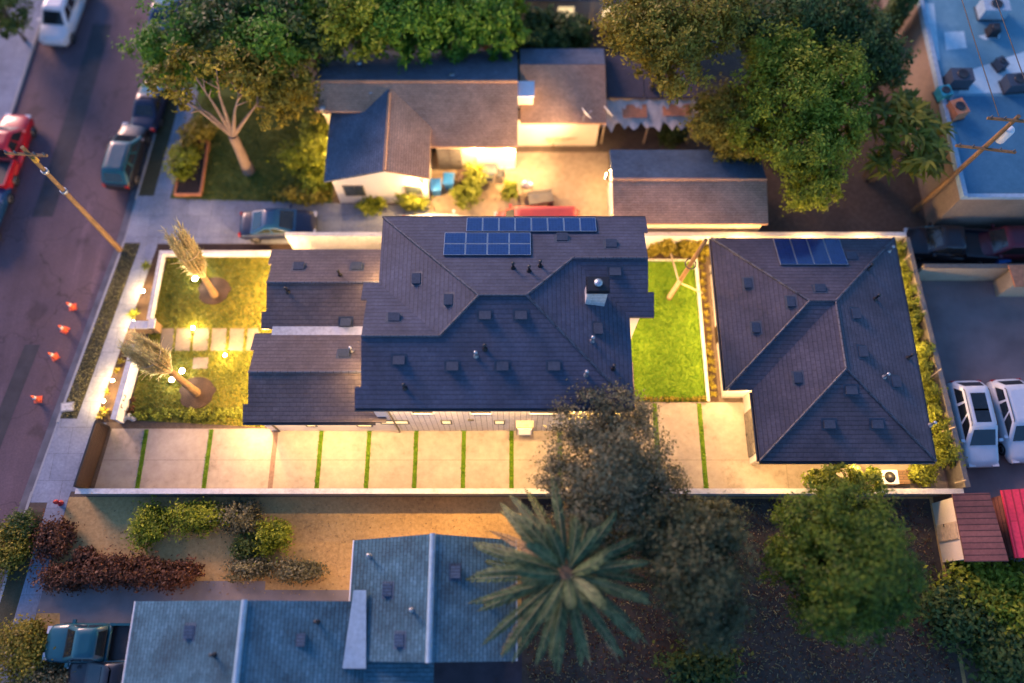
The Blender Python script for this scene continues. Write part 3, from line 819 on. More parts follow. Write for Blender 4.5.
wl = MB(); wl.prism([(XW + .3, YS + .25), (XE - .3, YS + .25), (XE - .3, YN - .3), (XW + .3, YN - .3)], 0, 5.62)
wl.build('wall', M['siding'], mh, True)
def gable_x(mb, x0, x1, ya, yb, yr, ze, zr):
    vs = [(x, y, z) for x in (x0, x1) for y, z in ((ya, 0), (yb, 0), (yb, ze), (yr, zr), (ya, ze))]
    mb.add(vs, [(4, 3, 2, 1, 0), (5, 6, 7, 8, 9)] + [(i, (i + 1) % 5, 5 + (i + 1) % 5, 5 + i) for i in range(5)])
wg = MB(); gable_x(wg, XW - .15, XW + 3, YS + .26, WN - .3, WY, 5.6, WZ - .24); wg.build('gable_wall', M['stucco'], mh, True)
wg = MB(); gable_x(wg, XE - 3, XGE - .3, GS + .3, YN - .31, GY, 5.6, GZ - .24); wg.build('gable_wall', M['stucco'], mh, True)
fc = MB(); fc.tube([(XGW - .3, YS - .07, 5.66), (XE + .02, YS - .07, 5.66)], .075, 8); fc.tube([(XW, YN + .07, 5.66), (XGE + .2, YN + .07, 5.66)], .07, 8)
gut = fc.build('gutter', M['dark_trim'], mh, True)
MB().tube([(-6.3, YS - .05, 5.6), (-6.3, YS + .12, 5.3), (-6.3, YS + .17, 5.0), (-6.3, YS + .17, 0.1)], .05, 8).build('downspout', M['dark_trim'], mh, True)
ys = YS + .25
for px0, px1, zc, hh in ((380, 409, 2.05, .75), (441, 452, 2.05, .8), (494, 505, 2.05, .8)):
    xa = at(px0, 421, 2.05)[0]; xb = at(px1, 421, 2.05)[0]
    wall_window(mh, ((xa + xb) / 2, ys, zc), xb - xa, hh, 'x', M['lit'], out=-1, frame='dark_trim')
for xw, ww in ((-4.6, 1.2), (-1.6, 1.2), (1.6, 1.5), (4.2, 1.0)):
    wall_window(mh, (xw, ys, 4.35), ww, 1.1, 'x', M['house_glass'], out=-1)
xa = at(516, 423, 1.5)[0]; xb = at(533, 423, 1.5)[0]
bayb = MB(); bayb.bx(xa, xb, ys - .38, ys + .05, 0.55, 2.3)
bay = bayb.build('bay', M['pale_wood'], mh, True)
wall_window(bay, ((xa + xb) / 2, ys - .38, 1.45), xb - xa - .15, 1.4, 'x', M['lit'], out=-1)
xv = at(471, 419, 2.4)[0]
MB().bx(xv - .16, xv + .16, ys - .06, ys - .005, 2.45, 2.65).build('wall_vent', M['dark_trim'], mh, True)
panel_door(mh, (XE - .3, 13.1, 1.05), 1.0, 2.1, 'y', M['dark_wood'], 1, 3, 1)
wall_window(mh, (XE - .3, 11.3, 1.6), 1.4, 1.2, 'y', M['lit'], out=1)
wall_window(mh, (XGE - .3, 17.8, 1.5), 2.4, 2.0, 'y', M['lit'], out=1)
stp = MB(); stp.bx(XE - .28, XE + .95, 12.5, 14.3, 0.003, 0.17)
stp.build('step', M['paver'], mh, True)
# chimney
cx, cy = 4.2, 15.65
ch = MB(); ch.bx(cx - .5, cx + .5, cy - .36, cy + .36, 5.9, 8.0)
chm = ch.build('chimney', tiles('chimney_board', (0.58, 0.57, 0.56), (0.64, 0.62, 0.61), (0.25, 0.24, 0.24), 8.0, 0.2, 0.8, 0.02, 0.012, 0.15), roof, True)
cp = MB(); cp.bx(cx - .58, cx + .58, cy - .44, cy + .44, 8.0, 8.1); cp.bx(cx - .52, cx + .52, cy - .38, cy + .38, 8.1, 8.26)
cp.build('chimney_cap', M['black'], chm, True)
MB().lathe([(.17, 0), (.17, .12), (.2, .12), (.2, .16), (0, .17)], (cx, cy, 8.25), 16).build('flue', M['steel'], chm, True)
roof_vents(roof, [(417, 279), (394, 318), (449, 300), (485, 315), (521, 315), (452.5, 366), (502.5, 366), (554, 366), (562, 238), (611, 244.5), (615, 271.5), (597.5, 329), (399, 360)], zmain, M['vent'])
roof_vents(roof, [(513, 268), (529, 271), (540, 266), (405, 388), (485, 349), (613, 369)], zmain, M['vent'], 'pipe')
roof_vents(roof, [(592, 341), (476, 356), (586, 375)], zmain, M['vent'], 'steel')
solar(roof, 466.5, 218.6, 596, 232.4, 8, 1, zmain)
solar(roof, 444, 233.6, 530.8, 256, 4, 2, zmain)
# front wing of the same house: two gables facing the street
ZW = 3.0
NWS, NWN, NWX = 15.3, 20.15, -13.5
SWS, SWN, SWX = 10.05, 15.05, -13.9
def wing(xw, ya, yb, xe):
    yr = (ya + yb) / 2; zr = ZW + P32 * (yr - ya); n1, n2 = ya + .9, yb - 1.1
    za, zb = ZW + P32 * .9, ZW + P32 * 1.1
    r = roof_part(mh, [
        [(xw, yr, zr), (xe, yr, zr), (xe, ya, ZW), (xw - .27, ya, ZW), (xw - .27, n1, za), (xw, n1, za)],
        [(xw, yr, zr), (xw, n2, zb), (xw - .2, n2, zb), (xw - .2, yb, ZW), (xe, yb, ZW), (xe, yr, zr)]], M['roof_warm_lit'])
    ridges(r, [((xw, yr, zr), (xe, yr, zr))], M['ridge'], .075)
    g = MB(); gable_x(g, xw + .3, xe, ya + .25, yb - .2, yr, ZW - .16, zr - .24)
    g.build('wall', M['stucco'], mh, True)
    return r, (lambda x, y: min(ZW + P32 * (y - ya), ZW + P32 * (yb - y)))
rn, zN = wing(NWX, NWS, NWN, XW + .32)
rs, zS = wing(SWX, SWS, SWN, XW + .32)
MB().bx(NWX + .35, -7.0, SWN - .18, NWS + .24, 0, 3.04).build('valley_wall', M['white_wall'], mh, True)
roof_vents(rn, [(299, 267), (357, 267), (346, 322)], zN, M['vent']); roof_vents(rn, [(288, 292), (340, 275)], zN, M['vent'], 'pipe')
roof_vents(rs, [(344, 354)], zS, M['vent']); roof_vents(rs, [(352, 351)], zS, M['vent'], 'steel')
gg = MB(); gg.tube([(SWX - .27, SWS - .07, 2.86), (-7.2, SWS - .07, 2.86)], .07, 8)
gg.build('gutter', M['dark_trim'], mh, True)
xd = at(272, 428, 1.5)[0]
MB().tube([(xd - .35, SWS - .06, 2.8), (xd, SWS + .16, 2.5), (xd, SWS + .2, 2.2), (xd, SWS + .2, .1)], .05, 8).build('downspout', M['dark_trim'], mh, True)
for px0, px1 in ((305, 316), (356, 372)):
    xa = at(px0, 425, 1.5)[0]; xb = at(px1, 425, 1.5)[0]
    wall_window(mh, ((xa + xb) / 2, SWS + .25, 1.5), xb - xa, .8, 'x', M['lit'], out=-1, frame='dark_trim')
panel_door(mh, (SWX + .3, 12.55, 1.1), 2.6, 2.2, 'y', M['dark_wood'], -1, 4, 4, 'garage_door')
panel_door(mh, (NWX + .3, 16.3, 1.05), 1.0, 2.1, 'y', M['dark_wood'], -1, 3, 1)
wall_window(mh, (NWX + .3, 18.2, 1.5), 1.6, 1.3, 'y', M['lit'], out=-1)
for x in (-5.6, -3.4, -1.2, 1.0, 3.2, 5.2):
    downlight(mh, x, YS + .10, 5.58)
for x in (-12.2, -10.3, -8.4):
    downlight(mh, x, SWS + .10, 2.8)
for y in (11.0, 14.3):
    wall_lamp(mh, SWX + .3, y, 2.25, -1, 0)
for y in (17.1, 19.4):
    wall_lamp(mh, NWX + .3, y, 2.2, -1, 0)
wall_lamp(mh, XE - .3, 12.2, 2.3, 1, 0); wall_lamp(mh, XGE - .3, 15.6, 2.4, 1, 0); wall_lamp(mh, XGE - .3, 19.7, 2.4, 1, 0)
wall_lamp(mh, XW - .15, 12.3, 4.75, -1, 0); wall_lamp(mh, XW + .3, 18.0, 4.75, -1, 0)
for x in (-11.5, -8.5):
    wall_lamp(mh, x, NWN - .2, 2.3, 0, 1)

# --- back house -------------------------------------------------------------------
bh = thing('back_house', 'lower dark hipped house at the rear with four solar panels', 'house', (17, 14, 0))
BE = 2.9
bx0, bx1, bx2, by0, by1, by2 = 11.45, 12.85, 21.95, 8.0, 11.83, 21.05
h2 = (bx2 - bx1) / 2; by2 = by1 + 2 * h2
rx = (bx1 + bx2) / 2; rz = BE + P32 * h2
A1 = (bx0 + h2, by1 + h2, rz); A2 = (rx, by1 + h2, rz); B1 = (rx, by0 + h2, rz)
br_ = roof_part(bh, [
    [(bx0, by1, BE), A1, (bx0, by2, BE)],
    [(bx0, by1, BE), (bx1, by1, BE), A2, A1],
    [(bx1, by1, BE), (bx1, by0, BE), B1, A2],
    [(bx1, by0, BE), (bx2, by0, BE), B1],
    [(bx2, by0, BE), (bx2, by2, BE), A2, B1],
    [(bx0, by2, BE), A1, A2, (bx2, by2, BE)]], M['roof_back'])
ridges(br_, [(A1, (bx0, by1, BE)), (A1, (bx0, by2, BE)), (A1, A2), (A2, B1), (A2, (bx2, by2, BE)), (B1, (bx1, by0, BE)), (B1, (bx2, by0, BE))], M['ridge'], .075)
def zback(x, y):
    n = min(BE + P32 * (by2 - y), BE + P32 * (x - bx0), BE + P32 * (y - by1), BE + P32 * (bx2 - x))
    s = min(BE + P32 * (x - bx1), BE + P32 * (bx2 - x), BE + P32 * (y - by0), BE + P32 * (by2 - y))
    return max(n, s)
MB().prism([(bx0 + .55, by1 + .4), (bx1 + .35, by1 + .4), (bx1 + .35, by0 + .4), (bx2 - .4, by0 + .4), (bx2 - .4, by2 - .4), (bx0 + .55, by2 - .4)], 0, BE - .1).build('wall', M['stucco'], bh, True)
bg = MB(); bg.tube([(bx1, by0 - .07, BE - .13), (bx2, by0 - .07, BE - .13)], .07, 8); bg.tube([(bx0 - .07, by1, BE - .13), (bx0 - .07, by2, BE - .13)], .07, 8); bg.tube([(bx1 - .07, by0, BE - .13), (bx1 - .07, by1 - .1, BE - .13)], .07, 8); bg.tube([(bx2 + .07, by0, BE - .13), (bx2 + .07, by2, BE - .13)], .07, 8)
bg.build('gutter', M['dark_trim'], bh, True)
MB().tube([(bx0 - .05, 20.2, BE - .2), (bx0 + .4, 20.0, BE - .5), (bx0 + .5, 19.9, BE - .8), (bx0 + .5, 19.9, .1)], .05, 8).build('downspout', M['dark_trim'], bh, True)
panel_door(bh, (bx1 + .35, 10.0, 1.12), 2.5, 2.24, 'y', M['grey_wall'], -1, 4, 4, 'garage_door')
wall_window(bh, (bx0 + .55, 14.2, 1.5), 1.8, 1.3, 'y', M['lit'], out=-1)
wall_window(bh, (bx0 + .55, 18.0, 1.4), 2.2, 1.9, 'y', M['lit'], out=-1)
panel_door(bh, (bx0 + .55, 16.0, 1.05), 1.0, 2.1, 'y', M['dark_wood'], -1, 3, 1)
wall_window(bh, (16.2, by0 + .4, 1.5), 1.2, 1.0, 'x', M['lit'], out=-1)
roof_vents(br_, [(748, 283.5), (791, 302), (756, 328), (798, 378), (819.5, 289), (855, 314), (862, 352), (895, 382), (851, 390), (829, 424), (877, 424), (851, 257)], zback, M['vent'])
roof_vents(br_, [(868, 269), (875, 299), (908, 358)], zback, M['vent'], 'pipe')
roof_vents(br_, [(884, 377), (889, 251), (930, 425)], zback, M['vent'], 'steel')
solar(br_, 776, 239, 843, 265.5, 4, 1, zback)
for y in (12.6, 15.1, 17.0, 19.6):
    wall_lamp(bh, bx0 + .55, y, 2.2, -1, 0)
for y in (8.6, 11.4):
    wall_lamp(bh, bx1 + .35, y, 2.3, -1, 0)
for x in (14.5, 18.2, 21.0):
    wall_lamp(bh, x, by0 + .4, 2.1, 0, -1)
for y in (10.5, 14.5, 18.5):
    wall_lamp(bh, bx2 - .4, y, 2.2, 1, 0)
for x in (13.5, 17.5, 20.8):
    wall_lamp(bh, x, by2 - .4, 2.2, 0, 1)

# --- house to the north ------------------------------------------------------------
nh = thing('north_house', 'brown shingled house with a white gable wall north of the driveway', 'house', (-4, 29, 0))
ze = 3.0; pn = 0.36
ya, yb = 27.0, 34.1; yr = 30.7; zr = ze + pn * (yr - ya)
r1 = roof_part(nh, [[(-11.9, ya + 2.0, ze + pn * 2.0), (-11.9, yr, zr), (.35, yr, zr), (.35, ya, ze), (-7.0, ya, ze), (-7.0, ya + 2.0, ze + pn * 2.0)]], M['brown_shingle'], .15)
r2 = roof_part(nh, [[(-11.9, yr + .012, zr - .004), (-11.9, yb, ze), (.35, yb, ze), (.35, yr + .012, zr - .004)]], M['slate_skylit_shingle'], .15, 'rear_roof')
# cross gable towards the driveway
gx, gw, ge, gs = -7.35, -11.1, -4.85, 24.6
gz = ze + P32 * (gx - gw); gez = gz - P32 * (ge - gx)
r3 = roof_part(nh, [[(gx - .01, gs, gz), (gx - .01, 30.2, gz), (gw, 30.2, ze), (gw, gs, ze)]], M['slate_skylit_shingle'], .15, 'rear_roof')
r4 = roof_part(nh, [[(gx + .01, gs, gz), (gx + .01, 30.2, gz), (ge, 30.2, gez), (ge, gs, gez)]], M['brown_shingle'], .15)
ridges(r1, [((-11.9, yr, zr), (.35, yr, zr)), ((gx, gs, gz), (gx, 29.9, gz))], M['brown_shingle'], .09)
yc, yd = 28.75, 34.0; yq = 32.5; zq = 2.9 + .2 * (yq - yc)
r5 = roof_part(nh, [[(.5, yc, 2.9), (5.75, yc, 2.9), (5.75, yq, zq), (.5, yq, zq)]], M['brown_shingle'], .15)
r6 = roof_part(nh, [[(.5, yq + .012, zq - .004), (5.75, yq + .012, zq - .004), (5.75, yd, 3.3), (.5, yd, 3.3)]], M['slate_skylit_shingle'], .15, 'rear_roof')
nw = MB(); nw.prism([(-11.5, 29.4), (-4.6, 29.4), (-4.6, 27.35), (0.1, 27.35), (0.1, 33.7), (-11.5, 33.7)], 0, 2.9); nw.prism([(.12, 29.1), (5.4, 29.1), (5.4, 33.6), (.12, 33.6)], 0, 2.72)
nw.build('wall', M['cream'], nh, True)
g = MB()
x0, x1 = gw + .35, ge - .3
vs = [(x, y, z) for y in (gs + .3, 29.5) for x, z in ((x0, 0), (x1, 0), (x1, gez - .2), (gx, gz - .2), (x0, ze - .1))]
g.add(vs, [(0, 1, 2, 3, 4), (9, 8, 7, 6, 5)] + [(i, 5 + i, 5 + (i + 1) % 5, (i + 1) % 5) for i in range(5)])
g.build('gable_wall', M['stucco'], nh, True)
wall_window(nh, (-9.6, gs + .3, 1.5), 1.3, 1.2, 'x', M['house_glass'], out=-1, frame='grey_wall')
wall_window(nh, (-6.0, gs + .3, 1.5), 1.1, 1.1, 'x', M['house_glass'], out=-1, frame='grey_wall')
panel_door(nh, (at(450, 158, 1.2)[0], 27.35, 1.15), 1.5, 2.2, 'x', M['grey_wall'], -1, 4, 2)
wall_window(nh, (at(496, 158, 1.2)[0], 27.35, 1.2), 2.4, 2.1, 'x', M['lit'], out=-1)
cb = MB(); xq, yq2 = at(525, 95, 3.4)
cb.bx(xq - .5, xq + .5, yq2 - .5, yq2 + .5, 2.6, 3.9)
cbo = cb.build('chimney', M['cream'], nh, True)
MB().bx(xq - .56, xq + .56, yq2 - .56, yq2 + .56, 3.9, 4.0).build('chimney_cap', M['white_metal'], cbo, True)
for px, py in ((359, 63), (452, 76), (371, 92), (322, 108)):
    x, y = at(px, py, 4.0)
    MB().lathe([(.16, 0), (.14, .45), (.2, .45), (.18, .6), (0, .62)], (x, y, 3.5), 10).build('vent_pipe', M['steel'], nh, True)
for px, py in ((480, 172), (512, 172)):
    wall_lamp(nh, at(px, py)[0], 27.35, 2.4, 0, -1)
wall_lamp(nh, -5.4, gs + .3, 2.3, 0, -1)
wall_lamp(nh, gw + .35, 27.4, 2.3, -1, 0)
# --- garage to the north -------------------------------------------------------------
ng = thing('north_garage', 'brown gabled garage beside the big green tree', 'garage', (10.4, 24.5, 0))
gy0, gy1, gr = 22.0, 27.05, 24.6; gzr = 2.6 + .24 * (gr - gy0)
rr1 = roof_part(ng, [[(5.9, gy0, 2.6), (14.95, gy0, 2.6), (14.95, gr, gzr), (5.9, gr, gzr)]], M['brown_shingle'], .14)
rr2 = roof_part(ng, [[(5.9, gr + .012, gzr - .004), (14.95, gr + .012, gzr - .004), (14.95, gy1, 2.6), (5.9, gy1, 2.6)]], M['skylit_navy_shingle'], .14, 'rear_roof')
ridges(rr1, [((5.9, gr, gzr), (14.95, gr, gzr))], M['brown_shingle'], .08)
g = MB(); gable_x(g, 6.1, 14.75, gy0 + .2, gy1 - .3, gr, 2.44, gzr - .22); g.build('wall', M['cream'], ng, True)
panel_door(ng, (6.1, 24.4, 1.1), 3.0, 2.1, 'y', M['white_metal'], -1, 4, 4, 'garage_door')
wall_lamp(ng, 6.1, 25.9, 2.2, -1, 0); wall_lamp(ng, 6.1, 22.7, 2.2, -1, 0)
fl = MB(); fl.tube([(6.0, 24.6, 3.0), (5.7, 24.6, 3.0), (5.6, 24.6, 3.45)], .03, 6); fl.box((5.55, 24.65, 3.52), (.14, .36, .2), -.3)
flo = fl.build('flood_lamp', M['black'], ng, True)
MB().box((5.475, 24.672, 3.52), (.02, .3, .15), -.3).build('lamp_glass', M['lamp'], flo, True)
FLOOD = (5.40, 24.7, 3.53)
# --- flat shed and canopy -----------------------------------------------------------
sh = thing('flat_shed', 'dark flat roofed shed under the yellow-green tree', 'shed', (8.4, 32, 0))
MB().shell([[(5.9, 30.8, 2.7), (8.2, 30.8, 2.7), (8.2, 33.8, 2.9), (5.9, 33.8, 2.9)]], .12).shell([[(8.26, 30.8, 2.68), (11.6, 30.8, 2.68), (11.6, 33.8, 2.88), (8.26, 33.8, 2.88)]], .12).build('roof', M['dark_roof'], sh, True)
MB().bx(6.1, 11.4, 31.0, 33.6, 0, 2.55).build('wall', M['cream'], sh, True)
pc = thing('patio_canopy', 'tattered white canopy with terracotta panels in front of the dark shed', 'canopy', (8.4, 29.7, 0))
cm = MB(); nx_, ny_ = 22, 6; vs = []
for j in range(ny_ + 1):
    for i in range(nx_ + 1):
        e = 0.3 * math.sin(i * 2.3) + .18 * math.sin(i * 5.1) if j == 0 else 0
        vs.append((5.6 + i * 5.9 / nx_, 28.95 + e + j * (1.75 - e * .1) / ny_, 2.25 + .06 * math.sin(i * 1.9 + j) + .05 * j))
cm.add(vs, [(j * (nx_ + 1) + i, j * (nx_ + 1) + i + 1, (j + 1) * (nx_ + 1) + i + 1, (j + 1) * (nx_ + 1) + i) for j in range(ny_) for i in range(nx_)], True)
cm.build('canvas_sheet', M['canvas'], pc, True)
MB().box((7.6, 29.95, 2.47), (1.5, .95, .03)).build('terracotta_panel', M['terracotta'], pc, True)
MB().box((10.2, 30.05, 2.47), (1.7, .9, .03)).build('terracotta_panel', M['terracotta'], pc, True)
for x, y in ((5.75, 29.3), (8.5, 29.3), (11.3, 29.3), (5.75, 30.5), (11.3, 30.5)):
    MB().box((x, y, 1.12), (.09, .09, 2.24)).build('post', M['pale_wood'], pc, True)
# --- commercial building with a flat roof --------------------------------------------
cbd = thing('commercial_building', 'flat roofed commercial building with a patched pale blue roof', 'building', (35, 34, 0))
MB().bx(25.75, 55, 23.0, 62, 0, 3.75).build('wall', M['brown_wall'], cbd, True)
par = MB(); par.bx(25.7, 25.95, 22.95, 62, 3.752, 4.15); par.bx(25.95, 55, 22.95, 23.2, 3.752, 4.0)
par.build('parapet', M['blue_ridge'], cbd, True)
rf = MB().bx(25.95, 55, 23.2, 62, 3.752, 3.83).build('roof', M['flat_roof'], cbd, True)
b1 = MB(); b1.sheet([at(952, 96, 3.84), at(1100, 96, 3.84), at(1100, 194, 3.84), at(966, 194, 3.84)], 3.838); b1.build('roof_coating', M['blue_coat'], rf, True)
b2 = MB()
for q in (((944, 32), (964, 31), (967, 48), (946, 50)), ((978, 36), (1000, 31), (1000, 38), (985, 40)), ((965, 72), (1040, 46), (1040, 92), (958, 94)), ((925, 3), (934, 3), (940, 60), (932, 60))):
    b2.sheet([at(*p, 3.85) for p in q], 3.846)
b2.build('roof_patch', M['white_coat'], rf, True)
def hvac(label, px, py, sx, sy, sz, mat, rz=0.0):
    x, y = at(px, py, 3.9 + sz)
    o = thing('rooftop_unit', label, 'rooftop unit', (x, y, 3.83), rz)
    MB().box((0, 0, sz / 2 + .08), (sx, sy, sz)).build('casing', mat, o)
    MB().lathe([(min(sx, sy) * .36, 0), (min(sx, sy) * .36, .06), (min(sx, sy) * .3, .05), (0, .04)], (0, 0, sz + .08), 16).build('fan_grille', M['black'], o)
    MB().box((0, 0, .04), (sx + .1, sy + .1, .08)).build('base_frame', M['dark_trim'], o)
    return o
hvac('dark rooftop unit beside the white square roof patch', 963, 74, 1.3, .9, .8, M['vent'])
hvac('small teal rooftop box near the roof edge', 946, 90, .7, .7, .6, M['teal_thing'], .2)
hvac('red and white rooftop unit at the edge of the blue roof coating', 960, 106, .8, 1.0, .7, M['terracotta'], .3)
hvac('dark rooftop unit at the right edge of the picture', 1020, 79, 1.4, .9, .7, M['vent'], .1)
hvac('blue-white rooftop unit at the top of the picture', 997, 4, 1.6, 1.0, .8, M['blue_ridge'])
hvac('small dark rooftop box alone on the grey roof', 996, 27, .6, .6, .5, M['black'])
hvac('small grey rooftop box beside the dark edge unit', 1003, 61, .5, .7, .5, M['vent'], .4)
# --- house to the south ------------------------------------------------------------------
sh_ = thing('south_house', 'blue-grey shingled house with pale ridge lines by the palm', 'house', (-8, 0, 0))
ps = .3
ex0, ex1, ey0, ey1 = -7.85, .15, -1.6, 4.0; exr = -3.85; ezr = 3.0 + ps * 4.0
ra = roof_part(sh_, [[(ex0, ey0, 3), (exr, ey0, ezr), (exr, ey1 + .18, ezr), (ex0, ey1, 3)], [(ex1, ey0, 3), (exr, ey0, ezr), (exr, ey1 + .18, ezr), (ex1, ey1, 3)]], M['blue_shingle'])
MB().tube([(exr, ey0 - .02, ezr - .02), (exr, ey1 + .2, ezr - .02)], .15, 8).build('ridge_cap', M['blue_ridge'], ra, True)
wx0, wx1, wy0, wy1 = -18.3, -6.9, -9.0, 1.1; wxr = -12.45; wzr = 3.0 + ps * (wxr - wx0)
rb = roof_part(sh_, [[(wx0, wy0, 3), (wxr, wy0, wzr), (wxr, wy1, wzr), (wx0, wy1, 3)], [(wx1, wy0, 3.03), (wxr, wy0, wzr), (wxr, wy1, wzr), (wx1, wy1, 3.03)]], M['blue_shingle'])
MB().tube([(wxr, wy0 - .02, wzr - .02), (wxr, wy1 + .02, wzr - .02)], .15, 8).build('ridge_cap', M['blue_ridge'], rb, True)
MB().shell([[(-7.95, -1.9, 3.42), (-6.85, -1.9, 3.42), (-7.05, 1.6, 3.5), (-7.65, 1.6, 3.5)]], .1).build('valley_flashing', M['blue_ridge'], sh_, True)
MB().shell([[(-6.95, -2.6, 3.0), (-3.7, -2.6, 3.0), (-3.7, -1.55, 3.1), (-6.95, -1.55, 3.1)]], .1).build('porch_roof', M['blue_shingle'], sh_, True)
sw_ = MB(); sw_.prism([(wx0 + .4, wy0 + .4), (-7.5, wy0 + .4), (-7.5, wy1 - .4), (wx0 + .4, wy1 - .4)], 0, 2.95); sw_.prism([(-7.45, ey0 + .4), (-.25, ey0 + .4), (-.25, ey1 - .3), (-7.45, ey1 - .3)], 0, 2.95)
sw_.build('wall', M['cream'], sh_, True)
for xr_, yA, yB, xa, xb, zz in ((exr, ey0 + .4, ey1 - .3, -7.4, -.3, ezr), (wxr, wy0 + .4, wy1 - .4, wx0 + .45, -7.55, wzr)):
    g = MB(); vs = [(x, y, z) for y in (yA, yB) for x, z in ((xa, 2.9), (xb, 2.9), (xr_, zz - .25))]
    g.add(vs, [(0, 1, 2), (5, 4, 3), (0, 3, 4, 1), (1, 4, 5, 2), (2, 5, 3, 0)]); g.build('gable_wall', M['cream'], sh_, True)
def zsouth(x, y):
    a = min(3.0 + ps * (x - ex0), 3.0 + ps * (ex1 - x)) if y > ey0 else -9
    c = min(3.0 + ps * (x - wx0), 3.0 + ps * (wx1 - x)) if y < wy1 else -9
    return max(a, c)
roof_vents(ra, [(388, 590), (455, 572), (400, 640)], zsouth, M['skylit_navy_shingle']); roof_vents(rb, [(190, 632), (300, 640)], zsouth, M['skylit_navy_shingle'])
roof_vents(ra, [(370, 556), (412, 610)], zsouth, M['vent'], 'steel'); roof_vents(rb, [(215, 655), (318, 622)], zsouth, M['vent'], 'pipe')
gs_ = MB(); gs_.tube([(ex0 - .06, ey0, 2.9), (ex0 - .06, ey1, 2.9)], .06, 8); gs_.tube([(ex1 + .06, ey0, 2.9), (ex1 + .06, ey1, 2.9)], .06, 8); gs_.tube([(wx0 - .06, wy0, 2.9), (wx0 - .06, wy1, 2.9)], .06, 8)
gs_.build('gutter', M['white_metal'], sh_, True)
wall_window(sh_, (-6.0, ey1 - .3, 1.6), 1.3, 1.1, 'x', M['house_glass'], out=1)
wall_window(sh_, (-2.0, ey1 - .3, 1.6), 1.3, 1.1, 'x', M['house_glass'], out=1)
# --- sheds to the south-east ------------------------------------------------------------------
s1 = thing('metal_shed', 'rust brown roofed shed with a cream side wall', 'shed', (23.7, 4.7, 0))
roof_part(s1, [[(22.75, 3.0, 2.45), (24.75, 3.0, 2.75), (24.5, 6.4, 2.75), (22.75, 6.4, 2.45)]], M['rust_roof'], .1)
MB().bx(22.9, 24.5, 3.15, 6.25, 0, 2.34).build('wall', M['cream'], s1, True)
panel_door(s1, (22.9, 4.6, 1.05), .9, 2.0, 'y', M['pale_wood'], -1, 3, 1)
s2 = thing('red_shed', 'bright crimson gabled metal roof beside the rust brown shed', 'shed', (27.5, 4.9, 0))
ra = roof_part(s2, [[(25.4, 3.2, 2.3), (25.4, 6.6, 2.3), (26.4, 6.6, 2.85), (26.4, 3.2, 2.85)]], M['red_roof'], .1)
rb = roof_part(s2, [[(26.41, 4.4, 2.85), (26.41, 6.6, 2.85), (31, 6.6, 2.5), (31, 4.4, 2.5)]], M['pink_roof'], .1)
rc = roof_part(s2, [[(26.41, 3.2, 2.5), (26.41, 4.38, 2.83), (31, 4.38, 2.48), (31, 3.2, 2.2)]], M['red_roof'], .1)
MB().bx(25.6, 30.8, 3.35, 6.4, 0, 2.15).build('wall', M['rust_roof'], s2, True)
# --- far houses -----------------------------------------------------------------------------------
def small_house(name, label, x0, x1, y0, y1, ze, p, roofmat, wallmat, axis='x', windows=()):
    o = thing(name, label, 'house', ((x0 + x1) / 2, (y0 + y1) / 2, 0))
    if axis == 'x':
        yr = (y0 + y1) / 2; zr = ze + p * (yr - y0)
        r = roof_part(o, [[(x0, y0, ze), (x1, y0, ze), (x1, yr, zr), (x0, yr, zr)], [(x0, yr, zr), (x1, yr, zr), (x1, y1, ze), (x0, y1, ze)]], roofmat)
        ridges(r, [((x0, yr, zr), (x1, yr, zr))], roofmat)
        g = MB(); gable_x(g, x0 + .3, x1 - .3, y0 + .3, y1 - .3, yr, ze - .14, zr - .25); g.build('wall', wallmat, o, True)
    for wx in windows:
        wall_window(o, (wx, y0 + .3, 1.5), 1.2, 1.1, 'x', M['lit'], out=-1)
    return o
small_house('far_house', 'grey roofed house with a lit window behind the hedge trees', 0.2, 12.5, 38.3, 45.5, 2.9, .3, M['slate_skylit_shingle'], M['cream'], 'x', (3.6, 6.6))
small_house('far_house', 'house behind the hedge trees with orange lit wall at the top edge', -18, -3.2, 41.5, 49, 2.9, .3, M['brown_shingle'], M['cream'], 'x', (-13.8, -5.0))
small_house('far_house', 'house across the street hidden beyond the left edge', -50, -40.5, 20, 34, 2.9, .3, M['slate_skylit_shingle'], M['cream'], 'x', (-44,))

# ================================================================== VEHICLES
CARS = {}
P_ = {}
P_['white'] = paint('white_car_paint', (0.62, 0.66, 0.70)); P_['red'] = paint('red_car_paint', (0.50, 0.012, 0.02)); P_['teal'] = paint('teal_car_paint', (0.006, 0.075, 0.11))
P_['navy'] = paint('navy_car_paint', (0.006, 0.012, 0.045)); P_['black'] = paint('black_car_paint', (0.012, 0.013, 0.02)); P_['salmon'] = paint('faded_red_paint', (0.52, 0.07, 0.055), .45)
P_['blue'] = paint('blue_car_paint', (0.008, 0.05, 0.14)); P_['maroon'] = paint('maroon_car_paint', (0.12, 0.012, 0.025)); P_['silver'] = paint('silver_car_paint', (0.40, 0.43, 0.46), .3, .4)

def ring(x, hw, zb, zt):
    r = min(.14, (zt - zb) * .3)
    half = [(hw * .86, zb), (hw * .97, zb + r * .8), (hw, zb + (zt - zb) * .5), (hw * .97, zt - r), (hw * .9, zt - r * .25), (hw * .72, zt + .01), (hw * .35, zt + .035)]
    return [(x, y, z) for y, z in half] + [(x, -y, z) for y, z in half[::-1]]

